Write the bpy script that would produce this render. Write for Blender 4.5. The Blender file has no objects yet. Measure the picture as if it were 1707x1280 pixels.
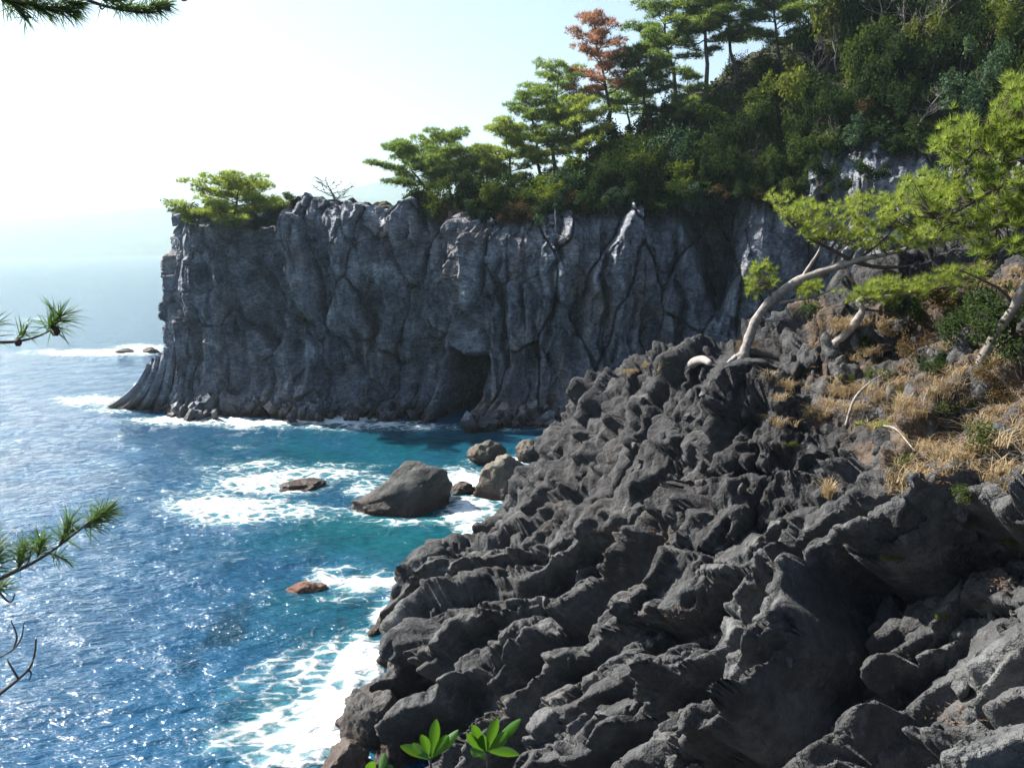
import bpy, math, random
import numpy as np
from math import radians as rad

# ------------------------------------------------------------------ camera
SC = bpy.context.scene
FPX = 1350.0                                  # focal length in photograph pixels (1707 wide)
PITCH = math.atan(232 / 1350); ROLL = rad(1.2); CAMZ = 18.0
_f = np.array([0, math.cos(PITCH), -math.sin(PITCH)])
_u0 = np.array([0, math.sin(PITCH), math.cos(PITCH)]); _r0 = np.array([1.0, 0, 0])
_r = math.cos(ROLL) * _r0 - math.sin(ROLL) * _u0
_u = math.cos(ROLL) * _u0 + math.sin(ROLL) * _r0
from mathutils import Matrix, Vector
cam_d = bpy.data.cameras.new('camera'); cam = bpy.data.objects.new('camera', cam_d)
SC.collection.objects.link(cam); SC.camera = cam
cam_d.sensor_width = 36; cam_d.lens = FPX / 1707 * 36
cam_d.clip_start = 0.05; cam_d.clip_end = 20000
M4 = Matrix(((_r[0], _u[0], -_f[0], 0), (_r[1], _u[1], -_f[1], 0), (_r[2], _u[2], -_f[2], CAMZ), (0, 0, 0, 1)))
cam.matrix_world = M4

# ------------------------------------------------------------------ sky, sun, exposure
SUN_AZ = 64.0      # degrees left of the viewing direction
SUN_EL = 42.0
W = bpy.data.worlds.new('World'); SC.world = W; W.use_nodes = True
nt = W.node_tree; nt.nodes.clear()
sky = nt.nodes.new('ShaderNodeTexSky'); sky.sky_type = 'NISHITA'; sky.sun_disc = False
sky.sun_elevation = rad(SUN_EL); sky.sun_rotation = rad(-SUN_AZ)
sky.air_density = 1.0; sky.dust_density = 1.0; sky.ozone_density = 2.0
bg = nt.nodes.new('ShaderNodeBackground'); bg.inputs['Strength'].default_value = 0.054
wo = nt.nodes.new('ShaderNodeOutputWorld')
nt.links.new(sky.outputs[0], bg.inputs[0]); nt.links.new(bg.outputs[0], wo.inputs[0])
sun_d = bpy.data.lights.new('sun', 'SUN'); sun = bpy.data.objects.new('sun', sun_d)
SC.collection.objects.link(sun)
sun_d.energy = 5.0; sun_d.angle = rad(0.53); sun_d.color = (1.0, 0.95, 0.87)
_sd = Vector((-math.sin(rad(SUN_AZ)) * math.cos(rad(SUN_EL)), math.cos(rad(SUN_AZ)) * math.cos(rad(SUN_EL)), math.sin(rad(SUN_EL))))
sun.rotation_euler = _sd.to_track_quat('Z', 'Y').to_euler(); sun.location = (0, 0, 60)
SC.view_settings.view_transform = 'Standard'; SC.view_settings.look = 'None'
SC.view_settings.exposure = 1.72; SC.view_settings.gamma = 1.0; SC.view_settings.use_curve_mapping = False
SC.cycles.use_adaptive_sampling = True; SC.cycles.adaptive_threshold = 0.02; SC.cycles.max_bounces = 4; SC.cycles.diffuse_bounces = 2; SC.cycles.glossy_bounces = 2
SC.cycles.transmission_bounces = 2; SC.cycles.volume_bounces = 0; SC.cycles.transparent_max_bounces = 4
SC.cycles.caustics_reflective = False; SC.cycles.caustics_refractive = False
SC.cycles.sample_clamp_indirect = 4.0; SC.cycles.use_denoising = True

# ------------------------------------------------------------------ pixel helpers
def rays(px, py):
    px = np.asarray(px, float); py = np.asarray(py, float)
    return _f + ((px - 853.5) / FPX)[..., None] * _r - ((py - 640) / FPX)[..., None] * _u
def at(px, py, D):                            # point at horizontal range D along the sight line
    d = rays(px, py); t = np.asarray(D, float) / np.hypot(d[..., 0], d[..., 1])
    return d * t[..., None] + np.array([0, 0, CAMZ])
def onsea(px, py, z=0.0):
    d = rays(px, py); t = (z - CAMZ) / d[..., 2]
    return d * np.asarray(t)[..., None] + np.array([0, 0, CAMZ])
def toz(px, D, z):                            # point in the vertical plane of column px at range D, height z
    d = rays(px, 640.0); h = math.hypot(d[0], d[1])
    return np.array([d[0] / h * D, d[1] / h * D, z])
def project(P):
    q = P - np.array([0, 0, CAMZ]); w = q @ _f
    w = np.where(np.abs(w) < 1e-6, 1e-6, w)
    return 853.5 + FPX * (q @ _r) / w, 640 - FPX * (q @ _u) / w, w

# ------------------------------------------------------------------ noise
_rng = np.random.RandomState(7)
_perm = _rng.permutation(4096).astype(np.int64); _perm = np.concatenate([_perm, _perm])
_g = _rng.normal(size=(4096, 3)); _g /= np.linalg.norm(_g, axis=1)[:, None]
_rt = _rng.rand(4096, 8)
def _h(ix, iy, iz, seed=0):
    return _perm[(_perm[(_perm[(ix + seed * 131) & 4095] + iy) & 4095] + iz) & 4095]
def perlin(P, seed=0):
    i = np.floor(P).astype(np.int64); f = P - i
    s = f * f * f * (f * (f * 6 - 15) + 10)
    out = 0
    for a in (0, 1):
        wx = s[:, 0] if a else 1 - s[:, 0]
        for b in (0, 1):
            wy = s[:, 1] if b else 1 - s[:, 1]
            for c in (0, 1):
                wz = s[:, 2] if c else 1 - s[:, 2]
                g = _g[_h(i[:, 0] + a, i[:, 1] + b, i[:, 2] + c, seed)]
                out = out + wx * wy * wz * (g[:, 0] * (f[:, 0] - a) + g[:, 1] * (f[:, 1] - b) + g[:, 2] * (f[:, 2] - c))
    return out * 1.5
def fbm(P, octs=4, seed=0, gain=0.5):
    o = 0; a = 1.0
    for k in range(octs):
        o = o + a * perlin(P * 2.0 ** k + 17.3 * k, seed + k); a *= gain
    return o
def cells(P, seed=0, dim=3, jit=0.9):
    """Worley cells: F1, F2, random table row of the nearest cell, offset from its centre."""
    i = np.floor(P).astype(np.int64)
    n = len(P); F1 = np.full(n, 9.0); F2 = np.full(n, 9.0); hid = np.zeros(n, np.int64); off = np.zeros((n, 3))
    rz = (-1, 0, 1) if dim == 3 else (0,)
    for a in (-1, 0, 1):
        for b in (-1, 0, 1):
            for c in rz:
                ii = i + np.array([a, b, c])
                h = _h(ii[:, 0], ii[:, 1], ii[:, 2], seed)
                d = P - (ii + 0.5 + (_rt[h, :3] - 0.5) * jit)
                if dim == 2: d[:, 2] = 0
                r = np.einsum('ij,ij->i', d, d)
                m = r < F1
                F2 = np.where(m, F1, np.minimum(F2, r)); F1 = np.where(m, r, F1)
                hid = np.where(m, h, hid); off[m] = d[m]
    return np.sqrt(F1), np.sqrt(F2), _rt[hid], off
def facets(P, seed=0, dim=3, tilt=0.6, off=1.0):
    """Chiselled planes: every cell is a randomly tilted, randomly raised plane."""
    F1, F2, r, o = cells(P, seed, dim)
    v = (r[:, 3] - 0.5) * 2 * off + ((r[:, 4:7] - 0.5) * 2 * np.asarray(tilt) * o).sum(1)
    return v, F2 - F1
def sst(a, b, x):
    t = np.clip((x - a) / (b - a), 0, 1); return t * t * (3 - 2 * t)

# ------------------------------------------------------------------ mesh helpers
def new_mesh(name, V, F, mat=None, smooth=True, mats=None, midx=None):
    """V (n,3); F: one (m,k) array or a list of such arrays."""
    if not isinstance(F, (list, tuple)): F = [F]
    F = [np.asarray(f, np.int64) for f in F if len(f)]
    me = bpy.data.meshes.new(name)
    V = np.asarray(V, np.float32)
    me.vertices.add(len(V)); me.vertices.foreach_set('co', V.ravel())
    loops = np.concatenate([f.ravel() for f in F]).astype(np.int32)
    tot = np.concatenate([np.full(len(f), f.shape[1], np.int32) for f in F])
    st = np.concatenate([[0], np.cumsum(tot)[:-1]]).astype(np.int32)
    me.loops.add(len(loops)); me.loops.foreach_set('vertex_index', loops)
    me.polygons.add(len(tot)); me.polygons.foreach_set('loop_start', st)
    try: me.polygons.foreach_set('loop_total', tot)
    except Exception: pass
    if midx is not None: me.polygons.foreach_set('material_index', np.asarray(midx, np.int32))
    me.polygons.foreach_set('use_smooth', np.full(len(tot), smooth, bool))
    for m in (mats or ([mat] if mat else [])): me.materials.append(m)
    me.update(calc_edges=True)
    return me
def grid_faces(nr, nc):
    a = np.arange(nr * nc).reshape(nr, nc)
    return np.stack([a[:-1, :-1], a[:-1, 1:], a[1:, 1:], a[1:, :-1]], -1).reshape(-1, 4)
def link(name, me, parent=None, loc=None, label=None, cat=None, group=None, kind=None):
    o = bpy.data.objects.new(name, me); SC.collection.objects.link(o)
    if parent is not None: o.parent = parent
    if loc is not None: o.location = Vector([float(v) for v in loc])
    if label: o['label'] = label
    if cat: o['category'] = cat
    if group: o['group'] = group
    if kind: o['kind'] = kind
    return o
def attr(me, name, v):
    a = me.attributes.new(name, 'FLOAT', 'POINT'); a.data.foreach_set('value', np.asarray(v, np.float32).ravel())
def catmull(P, t):
    P = np.asarray(P, float); n = len(P)
    i = np.clip(np.floor(t).astype(int), 0, n - 2); f = (t - i)[:, None]
    p0 = P[np.maximum(i - 1, 0)]; p1 = P[i]; p2 = P[i + 1]; p3 = P[np.minimum(i + 2, n - 1)]
    return 0.5 * (2 * p1 + (p2 - p0) * f + (2 * p0 - 5 * p1 + 4 * p2 - p3) * f ** 2 + (3 * p1 - p0 - 3 * p2 + p3) * f ** 3)
def tube(P, R, k=6, cap=True):
    """Tapered tube along points P with radii R -> verts, quads, tris."""
    P = np.asarray(P, float); R = np.asarray(R, float); n = len(P)
    T = np.gradient(P, axis=0); T /= np.maximum(np.linalg.norm(T, axis=1), 1e-9)[:, None]
    ref = np.array([0.31, 0.2, 0.93]) if abs(T[:, 2]).mean() < 0.8 else np.array([0.95, 0.3, 0.1])
    A = np.cross(T, ref); A /= np.maximum(np.linalg.norm(A, axis=1), 1e-9)[:, None]; B = np.cross(T, A)
    th = np.arange(k) * 2 * math.pi / k
    V = P[:, None] + R[:, None, None] * (np.cos(th)[None, :, None] * A[:, None] + np.sin(th)[None, :, None] * B[:, None])
    a = np.arange(n * k).reshape(n, k); b = np.roll(a, -1, 1)
    Q = np.stack([a[:-1], b[:-1], b[1:], a[1:]], -1).reshape(-1, 4)
    V = V.reshape(-1, 3)
    if not cap: return V, Q, np.zeros((0, 3), int)
    V = np.vstack([V, P[:1], P[-1:]])
    c0 = n * k; t0 = np.stack([b[0], a[0], np.full(k, c0)], -1); t1 = np.stack([a[-1], b[-1], np.full(k, c0 + 1)], -1)
    return V, Q, np.vstack([t0, t1])
class MB:
    """Collects tubes, quads and triangles into one mesh."""
    def __init__(s): s.V = []; s.Q = []; s.T = []; s.n = 0
    def add(s, V, Q=None, T=None):
        s.V.append(V)
        if Q is not None and len(Q): s.Q.append(np.asarray(Q) + s.n)
        if T is not None and len(T): s.T.append(np.asarray(T) + s.n)
        s.n += len(V)
    def tube(s, P, R, k=6): s.add(*tube(P, R, k))
    def mesh(s, name, mat, smooth=True):
        F = []
        if s.Q: F.append(np.vstack(s.Q))
        if s.T: F.append(np.vstack(s.T))
        return new_mesh(name, np.vstack(s.V), F, mat, smooth)

# ------------------------------------------------------------------ materials
def nmat(name):
    m = bpy.data.materials.new(name); m.use_nodes = True; m.node_tree.nodes.clear()
    return m, m.node_tree.nodes, m.node_tree.links
def N(ns, t, **kw):
    n = ns.new('ShaderNode' + t)
    for k, v in kw.items():
        if k.startswith('i_'): n.inputs[k[2:].replace('_', ' ')].default_value = v
        else: setattr(n, k, v)
    return n
def ramp(ns, stops):
    r = ns.new('ShaderNodeValToRGB'); e = r.color_ramp.elements
    while len(e) < len(stops): e.new(0.5)
    for x, (p, c) in zip(e, stops):
        x.position = p; x.color = (c[0], c[1], c[2], 1) if not isinstance(c, (int, float)) else (c, c, c, 1)
    return r
def mixc(ns, ls, fac, a, b, mode='MIX'):
    m = ns.new('ShaderNodeMix'); m.data_type = 'RGBA'; m.blend_type = mode
    for s, v in ((m.inputs[0], fac), (m.inputs[6], a), (m.inputs[7], b)):
        if hasattr(v, 'links') or hasattr(v, 'is_linked'): ls.new(v, s)
        else: s.default_value = v if isinstance(v, (int, float)) else (*v, 1) if len(v) == 3 else v
    return m.outputs[2]

def rock_mat(name, c_dark, c_mid, c_light, scale=1.0, stain=None, stain_amt=0.5, tide=False, bump=0.35, strata=False, lich=None, soil=None):
    m, ns, ls = nmat(name)
    out = N(ns, 'OutputMaterial'); p = N(ns, 'BsdfPrincipled'); p.inputs['Roughness'].default_value = 0.88
    p.inputs['Specular IOR Level'].default_value = 0.25
    ls.new(p.outputs[0], out.inputs[0])
    geo = N(ns, 'NewGeometry'); pos = geo.outputs['Position']
    n1 = N(ns, 'TexNoise'); n1.inputs['Scale'].default_value = 0.45 * scale; n1.inputs['Detail'].default_value = 5; n1.inputs['Roughness'].default_value = 0.62
    ls.new(pos, n1.inputs['Vector'])
    r1 = ramp(ns, [(0.30, c_dark), (0.5, c_mid), (0.72, c_light)]); ls.new(n1.outputs[0], r1.inputs[0])
    col = r1.outputs[0]
    n2 = N(ns, 'TexNoise'); n2.inputs['Scale'].default_value = 5.0 * scale; n2.inputs['Detail'].default_value = 4; n2.inputs['Roughness'].default_value = 0.7
    ls.new(pos, n2.inputs['Vector'])
    r2 = ramp(ns, [(0.3, 0.55), (0.7, 1.3)]); ls.new(n2.outputs[0], r2.inputs[0])
    col = mixc(ns, ls, 0.8, col, r2.outputs[0], 'MULTIPLY')
    if stain:
        n3 = N(ns, 'TexNoise'); n3.inputs['Scale'].default_value = 0.22 * scale; n3.inputs['Detail'].default_value = 4; n3.inputs['Roughness'].default_value = 0.65
        mp = N(ns, 'Mapping'); mp.inputs['Location'].default_value = (31, 7, 3); mp.inputs['Scale'].default_value = (1, 1, 0.6)
        ls.new(pos, mp.inputs[0]); ls.new(mp.outputs[0], n3.inputs['Vector'])
        r3 = ramp(ns, [(0.52, 0.0), (0.68, stain_amt)]); ls.new(n3.outputs[0], r3.inputs[0])
        col = mixc(ns, ls, r3.outputs[0], col, stain)
    if lich:
        n4 = N(ns, 'TexNoise'); n4.inputs['Scale'].default_value = 1.3 * scale; n4.inputs['Detail'].default_value = 5; n4.inputs['Roughness'].default_value = 0.72
        mp4 = N(ns, 'Mapping'); mp4.inputs['Location'].default_value = (3, 17, 41); ls.new(pos, mp4.inputs[0]); ls.new(mp4.outputs[0], n4.inputs['Vector'])
        r4 = ramp(ns, [(0.56, 0.0), (0.66, 0.7)]); ls.new(n4.outputs[0], r4.inputs[0])
        col = mixc(ns, ls, r4.outputs[0], col, lich)
    if soil:
        ca = N(ns, 'Attribute'); ca.attribute_name = 'clinker'; col = mixc(ns, ls, ca.outputs['Fac'], col, (0.030, 0.029, 0.031))     # dark rough clinker of the upper flow
    if soil:       # dry earth and needle mould where the attribute says so
        sa = N(ns, 'Attribute'); sa.attribute_name = 'soil'; rs_ = ramp(ns, [(0.45, 0.0), (0.75, 0.75)]); ls.new(sa.outputs['Fac'], rs_.inputs[0]); col = mixc(ns, ls, rs_.outputs[0], col, soil)
    sep = N(ns, 'SeparateXYZ'); ls.new(pos, sep.inputs[0])
    if tide:       # weed and barnacle band just above the water
        ad = N(ns, 'Math', operation='MULTIPLY_ADD'); ls.new(n1.outputs[0], ad.inputs[0]); ad.inputs[1].default_value = -2.2; ls.new(sep.outputs[2], ad.inputs[2])
        rt_ = N(ns, 'MapRange'); rt_.inputs[1].default_value = -0.9; rt_.inputs[2].default_value = 0.6; rt_.inputs[3].default_value = 1; rt_.inputs[4].default_value = 0
        ls.new(ad.outputs[0], rt_.inputs[0])
        col = mixc(ns, ls, rt_.outputs[0], col, (0.040, 0.022, 0.016))
        rr = N(ns, 'MapRange'); rr.inputs[3].default_value = 0.88; rr.inputs[4].default_value = 0.35; ls.new(rt_.outputs[0], rr.inputs[0]); ls.new(rr.outputs[0], p.inputs['Roughness'])
    if strata:     # flow bands of lighter and darker lava
        mps = N(ns, 'Mapping'); mps.inputs['Scale'].default_value = (0.55, 0.55, 1.7); mps.inputs['Rotation'].default_value = (0.1, 0.5, 0); ls.new(pos, mps.inputs[0])
        ngs = N(ns, 'TexNoise'); ngs.inputs['Scale'].default_value = 1.1; ngs.inputs['Detail'].default_value = 4; ngs.inputs['Distortion'].default_value = 2.6; ls.new(mps.outputs[0], ngs.inputs['Vector'])
        rbs = ramp(ns, [(0.36, 0.55), (0.50, 1.0), (0.62, 1.45)]); ls.new(ngs.outputs[0], rbs.inputs[0]); col = mixc(ns, ls, 0.65, col, rbs.outputs[0], 'MULTIPLY')
    ls.new(col, p.inputs['Base Color'])
    # fine relief
    nb = N(ns, 'TexNoise'); nb.inputs['Scale'].default_value = 3.2 * scale; nb.inputs['Detail'].default_value = 5; nb.inputs['Roughness'].default_value = 0.68
    ls.new(pos, nb.inputs['Vector'])
    b1 = N(ns, 'Bump'); b1.inputs['Strength'].default_value = bump; b1.inputs['Distance'].default_value = 0.25 / scale
    ls.new(nb.outputs[0], b1.inputs['Height'])
    last = b1
    if strata:
        mp = N(ns, 'Mapping'); mp.inputs['Scale'].default_value = (0.5, 0.5, 2.6); mp.inputs['Rotation'].default_value = (0.1, 0.38, 0)
        ls.new(pos, mp.inputs[0])
        ng = N(ns, 'TexNoise'); ng.inputs['Scale'].default_value = 1.1; ng.inputs['Detail'].default_value = 3; ng.inputs['Distortion'].default_value = 1.6
        ls.new(mp.outputs[0], ng.inputs['Vector'])
        b2 = N(ns, 'Bump'); b2.inputs['Strength'].default_value = 0.5; b2.inputs['Distance'].default_value = 0.5
        ls.new(ng.outputs[0], b2.inputs['Height']); ls.new(b1.outputs[0], b2.inputs['Normal']); last = b2
    else:
        vo = N(ns, 'TexVoronoi'); vo.inputs['Scale'].default_value = 7 * scale; ls.new(pos, vo.inputs['Vector'])
        rv = ramp(ns, [(0.0, 0.0), (0.35, 1.0)]); ls.new(vo.outputs['Distance'], rv.inputs[0])
        b2 = N(ns, 'Bump'); b2.inputs['Strength'].default_value = 0.25; b2.inputs['Distance'].default_value = 0.06 / scale
        ls.new(rv.outputs[0], b2.inputs['Height']); ls.new(b1.outputs[0], b2.inputs['Normal']); last = b2
    ls.new(last.outputs[0], p.inputs['Normal'])
    return m
def leaf_mat(name, c1, c2, trans=0.45, gloss=0.0, scale=0.8, tcol=None):
    m, ns, ls = nmat(name)
    out = N(ns, 'OutputMaterial'); geo = N(ns, 'NewGeometry'); oi = N(ns, 'ObjectInfo')
    n1 = N(ns, 'TexNoise'); n1.inputs['Scale'].default_value = scale; n1.inputs['Detail'].default_value = 4; ls.new(geo.outputs['Position'], n1.inputs['Vector'])
    ad = N(ns, 'Math', operation='MULTIPLY_ADD'); ls.new(oi.outputs['Random'], ad.inputs[0]); ad.inputs[1].default_value = 0.25
    ad2 = N(ns, 'Math', operation='MULTIPLY_ADD'); ls.new(geo.outputs['Random Per Island'], ad2.inputs[0]); ad2.inputs[1].default_value = 0.3
    ls.new(n1.outputs[0], ad2.inputs[2]); ls.new(ad2.outputs[0], ad.inputs[2])
    r = ramp(ns, [(0.45, c1), (0.98, c2)]); ls.new(ad.outputs[0], r.inputs[0])
    df = N(ns, 'BsdfDiffuse'); ls.new(r.outputs[0], df.inputs[0])
    tr = N(ns, 'BsdfTranslucent')
    tc = mixc(ns, ls, 1.0, r.outputs[0], tcol or (1.6, 1.9, 0.7), 'MULTIPLY'); ls.new(tc, tr.inputs[0])
    mx = N(ns, 'MixShader'); mx.inputs[0].default_value = trans; ls.new(df.outputs[0], mx.inputs[1]); ls.new(tr.outputs[0], mx.inputs[2])
    last = mx
    if gloss:
        gl = N(ns, 'BsdfGlossy'); gl.inputs['Roughness'].default_value = 0.55; gl.inputs['Color'].default_value = (.5, .5, .5, 1)
        m2 = N(ns, 'MixShader'); m2.inputs[0].default_value = gloss; ls.new(mx.outputs[0], m2.inputs[1]); ls.new(gl.outputs[0], m2.inputs[2]); last = m2
    ls.new(last.outputs[0], out.inputs[0])
    return m
def bark_mat(name, c1, c2, scale=6.0, bump=0.6):
    m, ns, ls = nmat(name)
    out = N(ns, 'OutputMaterial'); p = N(ns, 'BsdfPrincipled'); p.inputs['Roughness'].default_value = 0.85
    p.inputs['Specular IOR Level'].default_value = 0.2
    ls.new(p.outputs[0], out.inputs[0]); geo = N(ns, 'NewGeometry')
    n1 = N(ns, 'TexNoise'); n1.inputs['Scale'].default_value = scale; n1.inputs['Detail'].default_value = 7; n1.inputs['Roughness'].default_value = 0.65
    ls.new(geo.outputs['Position'], n1.inputs['Vector'])
    r = ramp(ns, [(0.32, c1), (0.66, c2)]); ls.new(n1.outputs[0], r.inputs[0]); ls.new(r.outputs[0], p.inputs['Base Color'])
    b = N(ns, 'Bump'); b.inputs['Strength'].default_value = bump; b.inputs['Distance'].default_value = 0.3 / scale; ls.new(n1.outputs[0], b.inputs['Height']); ls.new(b.outputs[0], p.inputs['Normal'])
    return m
M = {}
M['cliff'] = rock_mat('cliff_basalt', (0.065, 0.070, 0.086), (0.165, 0.178, 0.205), (0.36, 0.375, 0.40), 0.8, stain=(0.19, 0.135, 0.10), stain_amt=0.6, tide=True, bump=0.6, strata=True)
M['lava'] = rock_mat('lava_rock', (0.034, 0.034, 0.036), (0.070, 0.071, 0.073), (0.150, 0.152, 0.152), 1.0, stain=(0.11, 0.082, 0.060), stain_amt=0.30, tide=True, bump=0.95, lich=(0.15, 0.15, 0.145), soil=(0.105, 0.075, 0.052))
M['boulder'] = rock_mat('wet_boulder', (0.04, 0.038, 0.037), (0.075, 0.075, 0.072), (0.13, 0.13, 0.125), 1.0, tide=True, bump=0.8)
M['tanrock'] = rock_mat('tan_boulder', (0.065, 0.058, 0.048), (0.13, 0.118, 0.098), (0.21, 0.19, 0.155), 1.1, stain=(0.16, 0.10, 0.06), stain_amt=.5, tide=True, bump=0.7)
M['redrock'] = rock_mat('red_rock', (0.08, 0.035, 0.025), (0.16, 0.085, 0.06), (0.24, 0.17, 0.13), 1.2, tide=False, bump=0.4)
M['slope'] = rock_mat('wooded_slope_ground', (0.018, 0.016, 0.010), (0.035, 0.032, 0.018), (0.06, 0.055, 0.03), 1.0, bump=0.5)
M['soil'] = rock_mat('soil', (0.03, 0.026, 0.018), (0.055, 0.045, 0.03), (0.09, 0.075, 0.05), 1.0, bump=0.4)
# ------------------------------------------------------------------ headland
_hl = np.array([  # front x, y, rim z, back x, y, back z
    (-35, 113, 20.5, -31, 112, 20.5), (-40, 105, 21, -31, 103, 21.2), (-41, 98, 21.3, -30.5, 100, 21.6), (-39.6, 92.2, 21.6, -30, 99, 22),
    (-35, 89.6, 22.4, -28, 99, 22.4), (-29, 88.9, 22.6, -24, 99, 22.5), (-22, 87.6, 22.6, -18, 98.5, 22.2), (-15, 86.9, 22.2, -12, 98.5, 22.4),
    (-10, 86.2, 22.0, -6, 99, 22.8), (-6, 84.8, 21.4, 0, 100, 23.8), (-3, 82.0, 20.8, 4, 102, 25), (3, 81.2, 20.6, 10, 104, 28),
    (9, 81.2, 21.0, 16, 106, 31.5), (15, 80.8, 21.3, 23, 108, 36), (20.5, 79.8, 21.5, 31, 109, 41), (26, 78.2, 22.0, 40, 108, 45),
    (31, 75.6, 26.0, 48, 105, 49), (37, 72, 26.0, 56, 100, 52), (44, 67.5, 25.5, 64, 94, 53), (52, 62.5, 25, 74, 87, 52), (64, 56, 25, 88, 79, 50)], float)
NS, NZ, NT, NB = 1250, 195, 40, 7
_t = np.linspace(0, len(_hl) - 1, 4000); _c = catmull(_hl, _t)
_al = np.concatenate([[0], np.cumsum(np.hypot(*np.diff(_c[:, :2], axis=0).T))])
_sa = np.linspace(0, _al[-1], NS); HC = np.stack([np.interp(_sa, _al, _c[:, k]) for k in range(6)], 1)
_tg = np.gradient(HC[:, :2], axis=0)
for _ in range(20): _tg[1:-1] = (_tg[:-2] + _tg[1:-1] + _tg[2:]) / 3
_tg /= np.linalg.norm(_tg, axis=1)[:, None]; HOUT = np.stack([_tg[:, 1], -_tg[:, 0]], 1)
_rim = HC[:, 2] + 0.9 * fbm(np.stack([_sa / 4.5, 0 * _sa, 0 * _sa + 3.3], 1), 4, 5)
_cv = cells(np.stack([_sa / 2.6, 0 * _sa + .5, 0 * _sa], 1), 9, 2); _rim = _rim + (_cv[2][:, 3] - 0.5) * 1.5 + 0.5 * fbm(np.stack([_sa / 1.1, 0 * _sa, 0 * _sa + 8.3], 1), 2, 6)
def hill_top(si, w):
    """un-displaced top surface; si = column index (float), w = 0 rim .. 1 back."""
    c = np.stack([np.interp(si, np.arange(NS), HC[:, k]) for k in range(6)], -1)
    rz = np.interp(si, np.arange(NS), _rim); ox = np.interp(si, np.arange(NS), HOUT[:, 0]); oy = np.interp(si, np.arange(NS), HOUT[:, 1])
    fx = c[..., 0] - ox * 1.2; fy = c[..., 1] - oy * 1.2
    x = fx + (c[..., 3] - fx) * w; y = fy + (c[..., 4] - fy) * w
    steep = sst(24, 34, c[..., 5])
    sh = w * (1 - steep) + steep * (0.55 * w + 0.45 * np.sin(np.clip(w, 0, 1) * math.pi / 2))
    z = rz + (c[..., 5] - rz) * sh
    return np.stack([x, y, z], -1)
def build_headland():
    zz = np.linspace(0, 1, NZ)
    S = np.repeat(_sa[None], NZ, 0); T = np.repeat(zz[:, None], NS, 1)
    Z = -1.5 + (_rim[None] + 1.5) * T
    base = np.stack([np.broadcast_to(HC[:, 0], S.shape), np.broadcast_to(HC[:, 1], S.shape), Z], -1)
    O = np.broadcast_to(HOUT[None], S.shape + (2,))
    px, py, _ = project(base.reshape(-1, 3)); px = px.reshape(S.shape); py = py.reshape(S.shape)
    s, z = S.ravel(), Z.ravel(); t = T.ravel()
    q = np.stack([s, z, 0 * s], 1)
    wp = np.stack([fbm(q / 7.0, 3, 21), fbm(q / 7.0 + 50, 3, 22), 0 * s], 1)
    qs = q + wp * np.array([0.55, 2.4, 0])
    d = 1.3 * fbm(q / np.array([11, 14, 1.0]), 2, 31)
    f1, e1 = facets(qs / np.array([4.6, 11.0, 1]), 41, 2, (1.35, 0.9, 0), 0.65)
    d += 2.2 * f1 - 1.4 * (1 - sst(0.0, 0.05, e1))
    qs2 = q + wp * np.array([0.3, 1.2, 0])
    f2, e2 = facets(qs2 / np.array([1.7, 4.6, 1]), 42, 2, (1.1, 0.9, 0), 0.5)
    d += 1.05 * f2 - 0.25 * (1 - sst(0, 0.05, e2))
    f3, e3 = facets((q + wp * 0.2) / np.array([0.9, 1.7, 1]), 43, 2, (1.0, 1.0, 0), 0.5)
    up = sst(0.45, 0.9, t)
    d += (0.36 + 0.20 * up) * f3
    f4, e4 = facets((q + wp * 0.4) / np.array([0.42, 0.62, 1]), 45, 2, (1.0, 1.0, 0), 0.5)
    d += 0.17 * f4
    # wavy flow banding
    d += 0.10 * np.abs(np.sin((z + 0.28 * s + 2.0 * wp[:, 0] * 3) * 2.2)) * sst(-0.3, 0.3, wp[:, 1])
    # profile: skirt of blocks, hollow flank, bulging brow, set-back rim
    d += 2.6 * (1 - sst(0.0, 0.20, t + 0.05 * wp[:, 0])) - 1.0 * np.exp(-((t - 0.34 - 0.08 * wp[:, 1]) / 0.16) ** 2) + 0.8 * np.exp(-((t - 0.72) / 0.16) ** 2)
    low = 1 - sst(0.08, 0.22, t); fb, eb = facets(q / np.array([0.95, 0.85, 1]), 44, 2, 0.9, 1.0)
    d += low * (0.75 * fb - 0.5 * (1 - sst(0, .2, eb)))
    d -= 2.2 * sst(0.88, 1.0, t) ** 1.5
    X, Y = px.ravel(), py.ravel()
    end = sst(275, 330, X); lft = (np.repeat(np.arange(NS)[None], NZ, 0).ravel() < NS * .25); d = np.where(lft, d * (0.45 + 0.55 * end) - 2.4 * t * (1 - end), d)
    wob = 14 * fbm(np.stack([Y / 60, X / 400, 0 * X], 1), 2, 61)
    def crack(x0, y0, y1, depth, hw, slope=0.0):
        xx = X - (x0 + slope * (Y - y0)) - wob
        return depth * np.exp(-(xx / hw) ** 2) * sst(y0 - 25, y0 + 15, Y) * (1 - sst(y1 - 15, y1 + 25, Y))
    for c in ((757, 350, 560, 2.2, 13, 0.05), (1010, 380, 700, 1.6, 5, 0), (832, 430, 620, 1.5, 5, 0.05), (930, 420, 620, 1.3, 5, -0.1), (1132, 380, 640, 1.9, 6, 0.02),
              (690, 470, 690, 1.2, 6, -0.05), (530, 480, 690, 1.2, 7, 0), (470, 430, 600, 1.5, 9, 0.12), (610, 500, 690, 1.2, 7, 0.04), (380, 480, 660, 1.2, 8, 0.1), (1055, 470, 690, 0.9, 5, 0), (880, 440, 600, 1.0, 5, 0.1)):
        d -= crack(*c)
    def hollow(x0, y0, rx, ry, depth):
        return depth * np.exp(-(((X - x0 - wob * .6) / rx) ** 2 + ((Y - y0) / ry) ** 2) ** 2.6)
    d -= 14.0 * sst(736, 746, X + 0.4 * wob) * (1 - sst(791, 796, X)) * sst(590, 618, Y + 0.5 * np.abs(X - 770)) * (X < 800)      # the cave slot
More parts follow.
